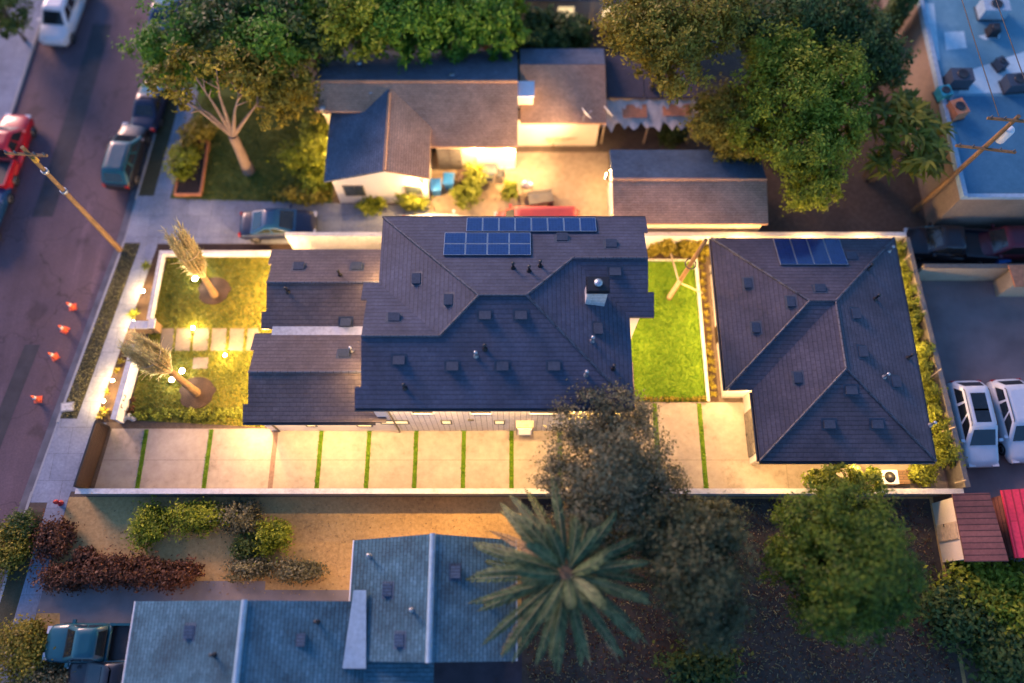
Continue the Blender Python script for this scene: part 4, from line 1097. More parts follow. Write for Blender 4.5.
def make_car(name, label, cat, kind, pt, L_, W, Hh, group=None, roofmat=None, extras=()):
    """+x is the front; origin on the ground under the middle"""
    o = thing(name, label, cat, (0, 0, 0), 0, group)
    p = P_[pt]; hw = W / 2; hl = L_ / 2
    belt = {'sedan': .98, 'suv': 1.08, 'pickup': 1.12, 'van': 1.1}[kind]
    hood = {'sedan': .86, 'suv': 1.02, 'pickup': 1.10, 'van': .98}[kind]
    hoodx = {'sedan': hl - 1.25, 'suv': hl - 1.15, 'pickup': hl - 1.2, 'van': hl - .75}[kind]
    back = {'sedan': belt - .06, 'suv': belt, 'pickup': .78, 'van': belt}[kind]
    bedx = -hl + 2.0
    st = [(-hl, .74, .42, back - .18), (-hl + .06, .9, .33, back - .07), (-hl + .35, .98, .26, back)]
    if kind == 'pickup':
        st += [(bedx - .02, 1.0, .26, back), (bedx, 1.0, .26, belt)]
    st += [(-hl * .3, 1.0, .24, belt), (hoodx - .4, 1.0, .24, belt - .01), (hoodx, .99, .24, (belt + hood) / 2 + .03), (hoodx + .3, .98, .25, hood), (hl - .35, .95, .28, hood - .08), (hl - .08, .86, .34, hood - .2), (hl, .72, .4, hood - .3)]
    m = MB(); m.loft([ring(x, hw * w, zb, zt) for x, w, zb, zt in st])
    if kind == 'pickup':
        for y in (-hw + .07, hw - .07):
            m.box(((-hl + bedx) / 2 + .03, y, (back + belt) / 2 - .02), (bedx + hl - .1, .12, belt - back + .1))
        m.box((-hl + .06, 0, (back + belt) / 2 - .02), (.09, W - .16, belt - back + .1))
    body = m.build('body', p, o)
    # cabin
    c0 = {'sedan': -hl + .75, 'suv': -hl + .12, 'pickup': bedx + .02, 'van': -hl + .06}[kind]
    c1 = hoodx + .12
    t0 = c0 + {'sedan': .75, 'suv': .38, 'pickup': .22, 'van': .12}[kind]
    t1 = c1 - {'sedan': .95, 'suv': .85, 'pickup': .7, 'van': .6}[kind]
    bw, tw = hw * .9, hw * .72
    zb = belt - .02
    def cr(z, xa, xb, w, k):   # rounded plan ring
        q = []
        for sx, sy in ((1, 1), (-1, 1), (-1, -1), (1, -1)):
            X = xb if sx > 0 else xa
            pts = [(X, sy * (w - k)), (X - sx * k * .35, sy * (w - k * .3)), (X - sx * k, sy * w)]
            if sx * sy < 0: pts = pts[::-1]
            q += pts
        return [(x, y, z) for x, y in q]
    cab = MB(); cab.loft([cr(zb, c0, c1, bw, .12), cr(Hh - .1, t0 + .03, t1 - .03, tw + .04, .14), cr(Hh - .03, t0 + .12, t1 - .12, tw - .04, .16), cr(Hh, t0 + .35, t1 - .35, tw - .25, .16)])
    cab.build('cabin', p if roofmat is None else roofmat, o)
    e = .014
    def gl(nm, quad):
        a = [Vector(q) for q in quad]; n = (a[1] - a[0]).cross(a[3] - a[0]).normalized(); cc = sum(a, Vector()) / 4
        if n.dot(cc - Vector(((c0 + c1) / 2, 0, .9))) < 0: n = -n
        g = MB(); g.add([tuple(q + n * e) for q in a] + [tuple(q - n * .02) for q in a], [(0, 1, 2, 3), (7, 6, 5, 4), (0, 4, 5, 1), (1, 5, 6, 2), (2, 6, 7, 3), (3, 7, 4, 0)])
        return g.build(nm, M['glass'], o)
    z0, z1 = zb + .06, Hh - .13
    def lx(z, a, b): return a + (b - a) * (z - zb) / (Hh - .1 - zb)
    def wy(z): return bw + (tw + .04 - bw) * (z - zb) / (Hh - .1 - zb)
    gl('windscreen', [(lx(z0, c1, t1 - .03), -wy(z0) + .16, z0), (lx(z0, c1, t1 - .03), wy(z0) - .16, z0), (lx(z1, c1, t1 - .03), wy(z1) - .17, z1), (lx(z1, c1, t1 - .03), -wy(z1) + .17, z1)])
    if kind != 'van' or True:
        gl('rear_window', [(lx(z0, c0, t0 + .03), -wy(z0) + .2, z0), (lx(z0, c0, t0 + .03), wy(z0) - .2, z0), (lx(z1, c0, t0 + .03), wy(z1) - .2, z1), (lx(z1, c0, t0 + .03), -wy(z1) + .2, z1)])
    n = {'sedan': 2, 'suv': 3, 'pickup': 2, 'van': 2}[kind]
    for s in (-1, 1):
        for i in range(n):
            a0, a1 = i / n + .035, (i + 1) / n - .02
            def X(z, t): return lx(z, c0, t0 + .03) + .2 + (lx(z, c1, t1 - .03) - .2 - lx(z, c0, t0 + .03) - .2) * t
            gl('side_window', [(X(z0, a0), s * wy(z0), z0), (X(z0, a1), s * wy(z0), z0), (X(z1, a1), s * wy(z1), z1), (X(z1, a0), s * wy(z1), z1)])
    for x in (hl - .85, -hl + .9):
        for s in (-1, 1):
            r = .35 if kind != 'sedan' else .32
            tb = MB(); pf = [(r * .62, -.1), (r * .92, -.11), (r, -.07), (r, .07), (r * .92, .11), (r * .62, .1)]
            rg_ = [[(x + q * math.cos(a), s * (hw - .1) + zz, r + q * math.sin(a)) for a in [2 * math.pi * k / 18 for k in range(18)]] for q, zz in pf]
            tb.loft(rg_); w_ = tb.build('wheel', M['tyre'], o)
            rb_ = MB(); rb_.loft([[(x + q * math.cos(a), s * (hw - .1) + s * zz, r + q * math.sin(a)) for a in [2 * math.pi * k / 14 for k in range(14)]] for q, zz in ((r * .62, .06), (r * .62, .105), (r * .2, .09), (.02, .095))]); rb_.build('rim', M['rim'], w_)
    for s in (-1, 1):
        MB().box((hl - .1, s * hw * .66, hood - .24), (.22, .36, .12)).build('headlight', M['head'], o)
        MB().box((-hl + .05, s * hw * .76, belt - .22), (.1, .2, .26)).build('tail_light', M['tail'], o)
        MB().box((c1 - .35, s * (hw + .07), belt + .06), (.16, .2, .13)).build('mirror', p, o)
    MB().box((hl - .04, 0, .42), (.1, W * .72, .14)).build('bumper', M['dark_trim'], o)
    if kind == 'pickup':
        MB().box(((-hl + bedx) / 2 + .02, 0, back + .05), (bedx + hl - .2, W - .3, .03)).build('bed_liner', M['black'], o)
    if 'sunroof' in extras:
        MB().box((t1 - .75, 0, Hh + .004), (.75, tw * 1.15, .02)).build('sunroof', M['glass'], o)
        MB().box((t0 + .95, 0, Hh + .004), (1.0, tw * 1.15, .02)).build('sunroof', M['glass'], o)
    if 'rails' in extras:
        for s in (-1, 1):
            MB().tube([(t0 + .2, s * tw * .98, Hh - .06), (t0 + .3, s * tw * .98, Hh + .03), (t1 - .3, s * tw * .98, Hh + .03), (t1 - .2, s * tw * .98, Hh - .06)], .022, 6).build('roof_rail', M['black'], o)
    return o

def put(o, px, py, rz, z=-0.13, h=0.9):
    x, y = at(px, py, h + z)
    o.location = (x, y, z); o.rotation_euler = (0, 0, rz); return o
RD = R(84.5)
put(make_car('parked_suv', 'teal-topped dark SUV parked on the street beside the grass verge', 'SUV', 'suv', 'black', 4.7, 1.9, 1.72, 'vehicles parked on the street', P_['teal'], ('rails',)), 125, 154, RD)
put(make_car('parked_car', 'dark blue car parked under the pale trunked tree ahead of the teal SUV', 'car', 'sedan', 'navy', 4.5, 1.8, 1.42, 'vehicles parked on the street'), 150, 99, RD)
put(make_car('parked_car', 'blue car parked under the trees at the top of the street', 'car', 'sedan', 'blue', 4.4, 1.8, 1.42, 'vehicles parked on the street'), 165, 8, RD)
put(make_car('pickup_truck', 'white pickup parked across the street at the top left', 'pickup', 'pickup', 'white', 5.6, 2.0, 1.85, 'vehicles parked on the street'), 63, 8, RD + math.pi)
put(make_car('pickup_truck', 'bright red pickup parked across the street at the left edge', 'pickup', 'pickup', 'red', 5.4, 1.95, 1.85, 'vehicles parked on the street'), 5, 150, RD)
put(make_car('parked_car', 'blue car behind the bright red pickup at the left edge', 'car', 'sedan', 'blue', 4.4, 1.8, 1.42, 'vehicles parked on the street'), -16, 212, RD)
put(make_car('parked_car', 'dark blue sedan on the pale concrete driveway north of the front lawn', 'car', 'sedan', 'navy', 4.6, 1.85, 1.45, None, P_['blue']), 277, 222, R(2), 0.01)
put(make_car('parked_van', 'faded red van half hidden behind the large dark roof', 'van', 'van', 'salmon', 5.2, 1.95, 1.75), 537, 223, R(180), 0.012)
put(make_car('parked_car', 'white car mostly hidden behind the large dark roof', 'car', 'sedan', 'white', 4.6, 1.8, 1.42), 440, 227, R(0), 0.012)
put(make_car('parked_suv', 'white SUV with dark sunroof beside the side fence', 'SUV', 'suv', 'white', 4.85, 1.95, 1.75, 'white cars in the asphalt yard', None, ('sunroof', 'rails')), 979, 421, R(-88.5), 0.01, 1.3)
put(make_car('parked_suv', 'white SUV cut by the right edge of the picture', 'SUV', 'suv', 'white', 4.7, 1.9, 1.7, 'white cars in the asphalt yard', None, ('rails',)), 1021, 418, R(-87), 0.01, 1.3)
put(make_car('pickup_truck', 'black pickup with a loaded bed behind the beige yard wall', 'pickup', 'pickup', 'black', 5.4, 1.95, 1.8, 'vehicles in the back lane'), 951, 243, R(176), 0.01)
put(make_car('parked_van', 'dark maroon van behind the beige yard wall', 'van', 'van', 'maroon', 4.6, 1.9, 1.85, 'vehicles in the back lane'), 1016, 243, R(181), 0.01)
put(make_car('pickup_truck', 'teal pickup parked beside the blue-grey roof', 'pickup', 'pickup', 'teal', 5.2, 1.9, 1.75), 97, 643, R(180), 0.012)
put(make_car('parked_car', 'black car beside the teal pickup', 'car', 'sedan', 'black', 4.5, 1.8, 1.42), 108, 678, R(180), 0.012)

# junk in the lane
def crate(label, px, py, s, mat, rz, z=0.01):
    x, y = at(px, py, z + s[2]); o = thing('storage_box', label, 'box', (x, y, z), rz)
    MB().box((0, 0, s[2] / 2), (s[0], s[1], s[2])).build('box_body', mat, o)
    MB().box((0, 0, s[2] + .02), (s[0] + .06, s[1] + .06, .05)).build('lid', mat, o)
    return o
crate('teal storage box beside the black pickup in the lane', 926, 233, (1.1, .8, .8), M['teal_thing'], .1)
crate('pale storage box in front of the teal box in the lane', 925, 246, (.9, .7, .6), M['white_metal'], .3)
crate('blue storage box behind the maroon van wheels', 1003, 258, (.7, .6, .5), M['bin_blue'], .2)

# ================================================================== STREET AND YARD THINGS
def utility_pole(label, base, top, r0, r1, arms=(), z=0.0):
    o = thing('utility_pole', label, 'utility pole', (base[0], base[1], z))
    b = Vector((base[0], base[1], z - .05)); t = Vector(top)
    MB().tube([b, b.lerp(t, .5), t], [r0, (r0 + r1) / 2, r1], 12).build('pole', M['pole_wood'], o, True)
    d = (t - b)
    for f, ln, ang in arms:
        c = b.lerp(t, f); m = MB(); dx, dy = math.cos(ang) * ln / 2, math.sin(ang) * ln / 2
        m.box((c.x, c.y - .14 * abs(math.cos(ang)), c.z), (ln, .11, .13), ang)
        a = m.build('cross_arm', M['pole_wood'], o, True)
        for k in (-.9, -.45, .45, .9):
            ins = MB(); ins.lathe([(.05, 0), (.06, .08), (.03, .1), (.05, .16), (0, .18)], (c.x + dx * k, c.y + dy * k - .14 * abs(math.cos(ang)), c.z + .06), 8)
            ins.build('insulator', M['vent'], a, True)
    return o, b, t
bx_, by_ = at(120, 250)
def top_of(px, py, bx, by, h):
    return (*at(px, py, h), h)
up1, b, t = utility_pole('tall brown timber utility pole leaning over the street from the verge', (bx_, by_), top_of(22, 147, 0, 0, 9.3), .17, .11, ((.96, 2.2, R(-4)),))
for f in (.62, .8):
    c = b.lerp(t, f); MB().lathe([(.17, -.1), (.19, -.1), (.19, .1), (.17, .1)], tuple(c), 12).build('steel_band', M['steel'], up1, True)
c = b.lerp(t, .91)
MB().box((c.x + .16, c.y - .1, c.z), (.22, .2, .34)).build('junction_box', plain('ochre_box', (.45, .26, .04), .6), up1, True)
bx_, by_ = at(914, 211)
tp_ = top_of(1019, 116, 0, 0, 9.5)
up2, b, t = utility_pole('timber utility pole with two cross arms rising beside the flat blue roof', (bx_, by_), tp_, .17, .11, ((.98, 3.0, R(-6)), (.72, 3.2, R(-8))))
c = b.lerp(t, .83); MB().lathe([(.0, -.5), (.26, -.5), (.28, -.45), (.28, .4), (.24, .48), (0, .5)], (c.x + .38, c.y + .05, c.z), 16).build('transformer', M['white_metal'], up2, True)
# cables from the second pole away over the roofs
for k, (ex, ey, ez, lab) in enumerate(((24.2, 60, 9.3, 'thin black overhead cable nearest the trees above the flat roof'), (25.6, 60, 9.3, 'thin black overhead cable further over the flat roof'))):
    p = Vector(t) + Vector((-1.1 + 2.0 * k, -.1, .1)); q = Vector((ex, ey, ez)); mid = p.lerp(q, .5) - Vector((0, 0, .9))
    pts = [p.lerp(mid, s).lerp(mid.lerp(q, s), s) for s in [i / 12 for i in range(13)]]
    tag(MB().tube(pts, .028, 5).build('overhead_cable', M['black']), lab, 'cable', 'overhead cables')
# timber post with pale arms on the back lawn
px_, py_ = at(669, 298)
pt_ = top_of(706, 240, 0, 0, 6.4)
ps_ = thing('timber_post', 'tall brown timber post with pale side arms and a ring on the back lawn', 'post', (px_, py_, 0))
b = Vector((px_, py_, -.03)); t = Vector(pt_)
MB().tube([b, b.lerp(t, .45), t], [.17, .13, .10], 12).build('pole', M['pole_wood'], ps_, True)
c = b.lerp(t, .3)
for qx, qy, z in ((671, 254, .9), (702, 293, .2)):
    e = Vector(at3(qx, qy, z))
    MB().tube([c, e], [.055, .05], 8).build('side_arm', M['pale_wood'], ps_, True)
MB().tube([b.lerp(t, .05) + Vector((-.1, -.1, 0)), b.lerp(t, .36) + Vector((-.06, -.06, 0))], [.12, .1], 8).build('sleeve', M['pale_wood'], ps_, True)
rgm = MB(); c = b.lerp(t, .62)
rgm.tube([(c.x + .3 * math.cos(a), c.y + .3 * math.sin(a), c.z) for a in [2 * math.pi * k / 20 for k in range(21)]], .04, 6)
rgm.build('ring', M['dark_trim'], ps_, True)

# cones on the road
cone0 = None
for k, (px, py, lab) in enumerate(((70, 305, 'orange cone on the road, furthest up the street of four'), (62, 328, 'orange cone on the road, second from the top of the row'), (52, 355, 'orange cone on the road, third from the top of the row'), (35, 398, 'orange cone on the road, lowest and standing apart from the others'))):
    x, y = at(px, py, .2)
    if cone0 is None:
        cone0 = thing('traffic_cone', lab, 'traffic cone', (x, y, -.13), .2, 'traffic cones on the road')
        MB().box((0, 0, .02), (.42, .42, .04)).build('cone_base', M['cone'], cone0)
        MB().lathe([(.16, .04), (.15, .08), (.09, .42), (.045, .72), (.03, .74), (0, .74)], (0, 0, 0), 16).build('cone_body', M['cone'], cone0)
        MB().lathe([(.107, .36), (.112, .36), (.083, .52), (.078, .52)], (0, 0, 0), 16).build('reflective_band', M['white_metal'], cone0)
    else:
        place(cone0, (x, y, -.13), .2 + k, lab)
x, y = at(60, 503, .1)
hy = thing('fire_hydrant', 'small red fire hydrant beside the sidewalk at the end of the white wall', 'hydrant', (x, y, 0.01))
MB().lathe([(.16, 0), (.16, .05), (.11, .06), (.11, .45), (.13, .46), (.13, .5), (.1, .6), (.03, .65), (0, .7)], (0, 0, 0), 14).build('hydrant_body', P_['red'], hy)
MB().tube([(-.2, 0, .38), (.2, 0, .38)], .055, 8).build('nozzle', P_['red'], hy)
x, y = at(67.5, 407)
ub = thing('utility_cover', 'square pale utility cover set in the end of the verge', 'utility cover', (x, y, 0.006), R(7))
MB().box((0, 0, .02), (.75, .55, .04)).build('cover_frame', M['kerb'], ub)
MB().box((0, 0, .045), (.6, .4, .012)).build('cover_lid', M['white_wall'], ub)

# path and bed lamps
def bed_lamp(label, px, py, h=.35, white=False, aim=None):
    x, y = at(px, py, h)
    o = thing('garden_lamp', label, 'garden lamp', (x, y, 0), 0, 'garden lamps in the front yard')
    MB().tube([(0, 0, 0), (0, 0, h)], .018, 8).build('stem', M['black'], o)
    if white:
        MB().lathe([(.06, h - .14), (.15, h), (.15, h + .05), (.12, h + .05)], (0, 0, 0), 12).build('lamp_head', M['black'], o)
        MB().lathe([(.0, h + .04), (.14, h + .055), (.11, h + .075), (0, h + .09)], (0, 0, 0), 12).build('bulb', M['lamp_white'], o)
    else:
        MB().lathe([(.05, h + .03), (.05, h + .045), (.03, h + .06), (0, h + .065)], (0, 0, 0), 14).build('lamp_head', M['black'], o)
        MB().lathe([(0, h - .08), (.07, h - .06), (.10, h + .0), (.09, h + .028), (0, h + .03)], (0, 0, 0), 12).build('bulb', M['lamp'], o)
    return (x, y, h)
GL = []
for lab, px, py in (('small warm lamp in the bed beside the northern white garden wall', 143, 291), ('warm lamp at the foot of the wide gate pillar', 133.5, 322), ('brightest warm lamp in the bed beside the sidewalk and front wall', 112.5, 380.5), ('dim warm lamp at the south end of the sidewalk bed', 103.5, 401), ('bright warm path lamp north of the stepping stones', 193, 328), ('small warm lamp south of the stepping stones', 225, 355)):
    GL.append((*bed_lamp(lab, px, py), py))
UPL = []
for lab, px, py in (('white uplight left of the northern palm trunk', 195.4, 279), ('white uplight beside the northern palm trunk', 204.3, 279), ('white uplight furthest left of the southern palm trunk', 172, 380), ('white uplight beside the mulch of the southern palm', 181.4, 380), ('white uplight behind the southern palm fronds', 182.4, 371)):
    UPL.append((bed_lamp(lab, px, py, .25, True), py))

# bins, grill, furniture in the north yard
def bin_(label, px, py, mat, rz):
    x, y = at(px, py, 1.05)
    o = thing('wheelie_bin', label, 'bin', (x, y, .012), rz, 'bins beside the north house')
    m = MB(); m.loft([[(sx * w, sy * d, z) for sx, sy in ((1, 1), (-1, 1), (-1, -1), (1, -1))] for w, d, z in ((.24, .27, .06), (.31, .36, .98))], True, False)
    m.build('bin_body', mat, o)
    m = MB(); m.loft([[(sx * w, sy * d - .02, z) for sx, sy in ((1, 1), (-1, 1), (-1, -1), (1, -1))] for w, d, z in ((.34, .42, .98), (.34, .42, 1.03), (.28, .34, 1.08))], True, False)
    m.build('lid', mat, o)
    for s in (-1, 1):
        MB().tube([(s * .24, .3, .1), (s * .3, .3, .1)], .1, 12).build('wheel', M['tyre'], o)
    return o
bin_('blue wheelie bin nearer the white gable wall', 435.5, 184, M['bin_blue'], .05)
bin_('blue wheelie bin nearer the dark brown bin', 448.5, 178, M['bin_blue'], -.05)
bin_('dark brown bin between the blue bin and the yellow shrub', 463, 175, M['bin_dark'], .1)
x, y = at(527, 184, .9)
gr = thing('barbecue_grill', 'black barbecue grill with a pale hood on the lit yard', 'grill', (x, y, .012), .2)
m = MB(); m.loft([[(.42 * math.cos(a) * k, .3 * math.sin(a) * k, z) for a in [2 * math.pi * i / 16 for i in range(16)]] for k, z in ((.6, .6), (1, .75), (1, .85))]); m.build('firebox', M['black'], gr)
m = MB(); m.loft([[(.42 * math.cos(a) * k, .3 * math.sin(a) * k, z) for a in [2 * math.pi * i / 16 for i in range(16)]] for k, z in ((1, .86), (.92, 1.0), (.5, 1.12), (.05, 1.14))]); m.build('hood', M['steel'], gr)
for sx, sy in ((1, 1), (-1, 1), (-1, -1), (1, -1)):
    MB().tube([(sx * .36, sy * .22, 0), (sx * .26, sy * .16, .68)], .02, 6).build('leg', M['black'], gr)
x, y = at(489, 168, .74)
tb = thing('patio_table', 'dark round patio table by the glass door of the brown house', 'table', (x, y, .012))
MB().lathe([(.0, .7), (.55, .7), (.57, .72), (.55, .74), (0, .74)], (0, 0, 0), 20).build('tabletop', M['vent'], tb)
MB().lathe([(.3, 0), (.05, .05), (.04, .7)], (0, 0, 0), 12).build('leg', M['black'], tb)
def chair(label, px, py, rz):
    x, y = at(px, py, .5); o = thing('patio_chair', label, 'chair', (x, y, .012), rz, 'chairs round the patio table')
    MB().box((0, 0, .44), (.48, .48, .05)).build('seat', M['vent'], o)
    MB().box((-.23, 0, .7), (.05, .46, .5)).build('backrest', M['vent'], o)
    for sx in (-.2, .2):
        for sy in (-.2, .2):
            MB().box((sx, sy, .21), (.04, .04, .42)).build('leg', M['black'], o)
chair('dark patio chair west of the round table', 477, 172, 0); chair('dark patio chair east of the round table', 501, 173, math.pi); chair('dark patio chair south of the round table', 489, 178, math.pi / 2)
x, y = at(890, 477, .8)
ac = thing('air_conditioner', 'white air conditioning unit on the path south of the rear house', 'air conditioner', (x, y, .006))
MB().box((0, 0, .42), (.9, .75, .76)).build('casing', M['white_metal'], ac)
MB().lathe([(.3, 0), (.3, .02), (.05, .035), (0, .04)], (0, 0, .8), 18).build('fan_grille', M['black'], ac)
MB().box((0, 0, .02), (1.0, .85, .04)).build('base_pad', M['kerb'], ac)
x, y = at(903, 477, .6)
bn = thing('storage_bench', 'small brown slatted box beside the white air conditioner', 'bench', (x, y, .006))
MB().box((0, 0, .3), (.6, .7, .55)).build('box_body', M['wood'], bn); MB().box((0, 0, .6), (.66, .76, .05)).build('lid', M['wood'], bn)
# boards, trestle and dishes by the brown house
x, y = at(566, 131, 1.0)
bb = thing('plywood_sheets', 'orange lit plywood sheets on trestles beside the brown house', 'plywood', (x, y, .012), .25)
MB().box((0, 0, .85), (2.6, 1.2, .06)).box((.3, .2, .92), (2.3, 1.0, .05), .12).build('board', M['pale_wood'], bb)
for sx in (-.9, .9):
    m = MB()
    for sy in (-.45, .45):
        m.tube([(sx, sy * 1.2, 0), (sx, sy * .3, .82)], .04, 6)
    m.build('trestle', M['wood'], bb)
def dish(label, px, py, z):
    x, y = at(px, py, z + .6); o = thing('satellite_dish', label, 'satellite dish', (x, y, z), .6, 'satellite dishes')
    MB().tube([(0, 0, 0), (0, 0, .5)], .03, 8).build('mast', M['steel'], o)
    m = MB(); pr = []
    for r, d in ((.02, 0), (.2, .02), (.36, .07), (.45, .12), (.46, .12), (.36, .055), (.02, -.02)):
        pr.append([(d * 1.0 + .1, r * math.cos(a), .62 + r * math.sin(a)) for a in [2 * math.pi * i / 20 for i in range(20)]])
    m.loft([[(x_ - (z_ - .62) * .5, y_, z_) for x_, y_, z_ in rr] for rr in pr]); m.build('reflector', M['white_metal'], o)
    MB().tube([(.12, 0, .4), (.6, 0, .62)], .015, 6).build('feed_arm', M['steel'], o)
dish('white satellite dish at the corner of the brown shingled roof', 584, 115, 3.0)
dish('white satellite dish on the edge of the tattered canopy', 606, 113, 2.3)
x, y = at(541, 196, .7)
tarp = thing('tool_cart', 'low brown cart on the lit yard beside the grill', 'cart', (x, y, .012), .15)
MB().box((0, 0, .45), (1.5, .9, .08)).box((0, .42, .55), (1.5, .05, .2)).box((0, -.42, .55), (1.5, .05, .2)).build('tray', M['grey_wall'], tarp)
for sx in (-.55, .55):
    for s in (-1, 1):
        MB().tube([(sx, s * .4, .2), (sx, s * .5, .2)], .2, 14).build('wheel', M['tyre'], tarp)

# ================================================================== PLANTS
def crown_tree(name, label, cat, px, py, z, blobs, n, leaf, mat, **kw):
    """blobs are relative to the crown centre seen at (px, py) on height z"""
    x, y = at(px, py, z); base = kw.pop('base', None) or (x, y)
    kw.setdefault('sig', .15); kw.setdefault('per', 44)
    bl = [(b[0] + x - base[0], b[1] + y - base[1], b[2] + z, b[3], b[4], b[5]) for b in blobs]
    return tree(name, label, cat, base, bl, n, leaf, L[mat], **kw)
bs = at(602, 505)
crown_tree('olive_tree', 'grey-green leafy tree overhanging the lit driveway', 'tree', 604, 455, 5.6, [(-.3, -.3, 0, 2.5, 2.4, 1.9), (1.2, .3, .2, 1.9, 1.8, 1.5), (-.9, 1.7, .3, 1.7, 1.5, 1.2), (1.0, 2.1, .1, 1.6, 1.3, 1.2), (2.6, -1.0, -.4, 1.5, 1.3, 1.2), (0, -2.4, -.4, 2.6, 1.6, 1.7), (-1.9, -.8, -.4, 1.3, 1.2, 1.0)], 42000, .078, 'olive', base=bs, trunk_r=.2, fork=2.6, nl=26, sig=.17, per=30)
crown_tree('olive_tree', 'dusty dark tree south of the wall between the palm and the round green tree', 'tree', 697, 560, 5.2, [(0, 0, 0, 2.4, 2.6, 2.0), (-1.6, 1.8, .2, 1.8, 1.6, 1.4), (.9, 1.6, .1, 1.7, 1.5, 1.4), (.6, -2.2, -.8, 1.9, 1.7, 1.5)], 30000, .095, 'dusky', trunk_r=.2, fork=2.2, nl=16)
crown_tree('broadleaf_tree', 'dense round green tree south of the rear house', 'tree', 848, 560, 5.0, [(.1, -.2, 0, 2.5, 2.5, 2.2), (-1.2, 1.9, -.3, 1.9, 1.5, 1.5), (1.3, 1.3, -.1, 1.7, 1.7, 1.5), (-.5, -2.1, -.6, 2.1, 1.5, 1.5), (2.2, -.8, -.6, 1.4, 1.5, 1.3), (-2.3, 0, -.7, 1.3, 1.5, 1.3), (1.4, -2.4, -.9, 1.3, 1.1, 1.1), (.3, 2.8, -.6, 1.2, .9, 1.0)], 44000, .095, 'deep', trunk_r=.25, fork=2.2, nl=16)
crown_tree('broadleaf_tree', 'young yellow-green tree top rising at the wall beside the round green tree', 'tree', 838, 480, 2.2, [(0, 0, 0, 1.5, .9, 1.1), (1.6, -.1, -.3, 1.0, .7, .8)], 4200, .12, 'lime', base=(at(838, 487)[0], 6.2), trunk_r=.08, fork=1.0, nl=8)
crown_tree('feathery_tree', 'tall yellow-green feathery tree at the top beside the flat shed', 'tree', 668, 27, 8.0, [(0, 0, 0, 2.9, 2.2, 2.2), (-2.0, .6, 0, 2.0, 1.7, 1.7), (2.0, .5, 0, 2.2, 1.9, 1.8), (.6, -2.2, -.8, 1.4, 1.7, 1.5), (-1.2, -1.2, -.6, 1.3, 1.2, 1.3), (3.6, 1.8, -.3, 1.5, 1.4, 1.3)], 30000, .12, 'yellow', trunk_r=.24, fork=3.4, nl=16)
crown_tree('broadleaf_tree', 'big lush green tree beside the brown garage', 'tree', 800, 100, 6.0, [(-.6, .2, 0, 2.5, 2.3, 2.2), (-.9, 2.9, .4, 2.1, 1.6, 1.6), (2.0, 1.6, .1, 1.9, 1.8, 1.7), (.2, -2.6, -.8, 2.3, 1.7, 1.6), (.9, -4.6, -1.9, 1.6, 1.2, 1.4), (2.5, -1.0, -.7, 1.5, 1.6, 1.5), (-2.6, -1.2, -.9, 1.3, 1.4, 1.2)], 52000, .12, 'green', trunk_r=.3, fork=2.4, nl=16)
crown_tree('broadleaf_tree', 'smaller olive green tree between the garage roof and the big green tree', 'tree', 726, 118, 4.2, [(0, 0, 0, 2.1, 1.9, 1.7), (.8, -1.2, -.5, 1.6, 1.3, 1.3)], 14000, .12, 'yellow', trunk_r=.15, fork=1.8, nl=10)
crown_tree('dark_tree', 'dark leafy tree behind the big lush green tree', 'tree', 778, 22, 6.0, [(0, 0, 0, 3.2, 2.6, 2.2), (3.0, .6, -.4, 2.2, 2.2, 1.9)], 20000, .14, 'dark', trunk_r=.25, fork=2.4, nl=10)
crown_tree('dark_tree', 'dark tree against the grey wall of the flat roofed building', 'tree', 850, 40, 5.0, [(0, 0, 0, 2.2, 2.4, 2.0), (1.6, -1.6, -.3, 1.8, 1.7, 1.6)], 14000, .14, 'dark', trunk_r=.22, fork=2.2, nl=10)
# slim cypress
x, y = at(874, 48, 0)
cy_ = thing('cypress', 'slim dark cypress beside the grey wall of the flat roofed building', 'tree', (x, y, 0))
k = 5200; zz = RNG.uniform(0.4, 8.5, k); rr = .75 * np.sqrt(np.clip(1 - ((zz - 3.2) / 5.4) ** 2, 0, 1)) * RNG.uniform(.6, 1.05, k); aa = RNG.uniform(0, 6.283, k)
Cc = np.c_[rr * np.cos(aa), rr * np.sin(aa), zz]; nn = np.c_[np.cos(aa), np.sin(aa), np.full(k, .6)] + RNG.normal(size=(k, 3)) * .4
leafmesh('crown', Cc, nn / np.linalg.norm(nn, axis=1)[:, None], .17, .07, L['dark'], cy_)
MB().tube([(0, 0, -.05), (0, 0, 4), (0, 0, 8)], [.16, .1, .02], 8).build('trunk', M['bark'], cy_)

def blades(name, C, D, Ln, Wd, mat, parent, droop=.35, seg=4):
    """long arching leaves from points C in directions D"""
    V = []; n = len(C)
    for i in range(n):
        c = Vector(C[i]); d = Vector(D[i]).normalized(); side = d.cross(Vector((0, 0, 1)))
        side = side.normalized() if side.length > .05 else Vector((1, 0, 0))
        ln = Ln * random.uniform(.7, 1.15); pts = []
        for s in range(seg + 1):
            t = s / seg; p = c + d * ln * t - Vector((0, 0, droop * ln * t * t))
            w = Wd * (1 - .9 * abs(t - .4) ** 1.2 / .6 ** 1.2) * .5 if s < seg else .005
            w = max(w, .006)
            pts.append((p - side * w, p + side * w))
        for s in range(seg):
            V.append([pts[s][0], pts[s][1], pts[s + 1][1], pts[s + 1][0]])
    A = np.array([[tuple(p) for p in q] for q in V])
    me = bpy.data.meshes.new(name)
    # keep each blade one island: weld shared rows
    idx = []; vs = []
    for i in range(n):
        o = len(vs)
        for s in range(seg):
            q = A[i * seg + s]
            if s == 0: vs += [q[0], q[1]]
            vs += [q[3], q[2]]
            a = o + 2 * s; idx.append((a, a + 1, a + 3, a + 2))
    me.from_pydata([tuple(v) for v in vs], [], idx); me.materials.append(mat)
    ob = bpy.data.objects.new(name, me); COL.objects.link(ob); ob.parent = parent
    return ob
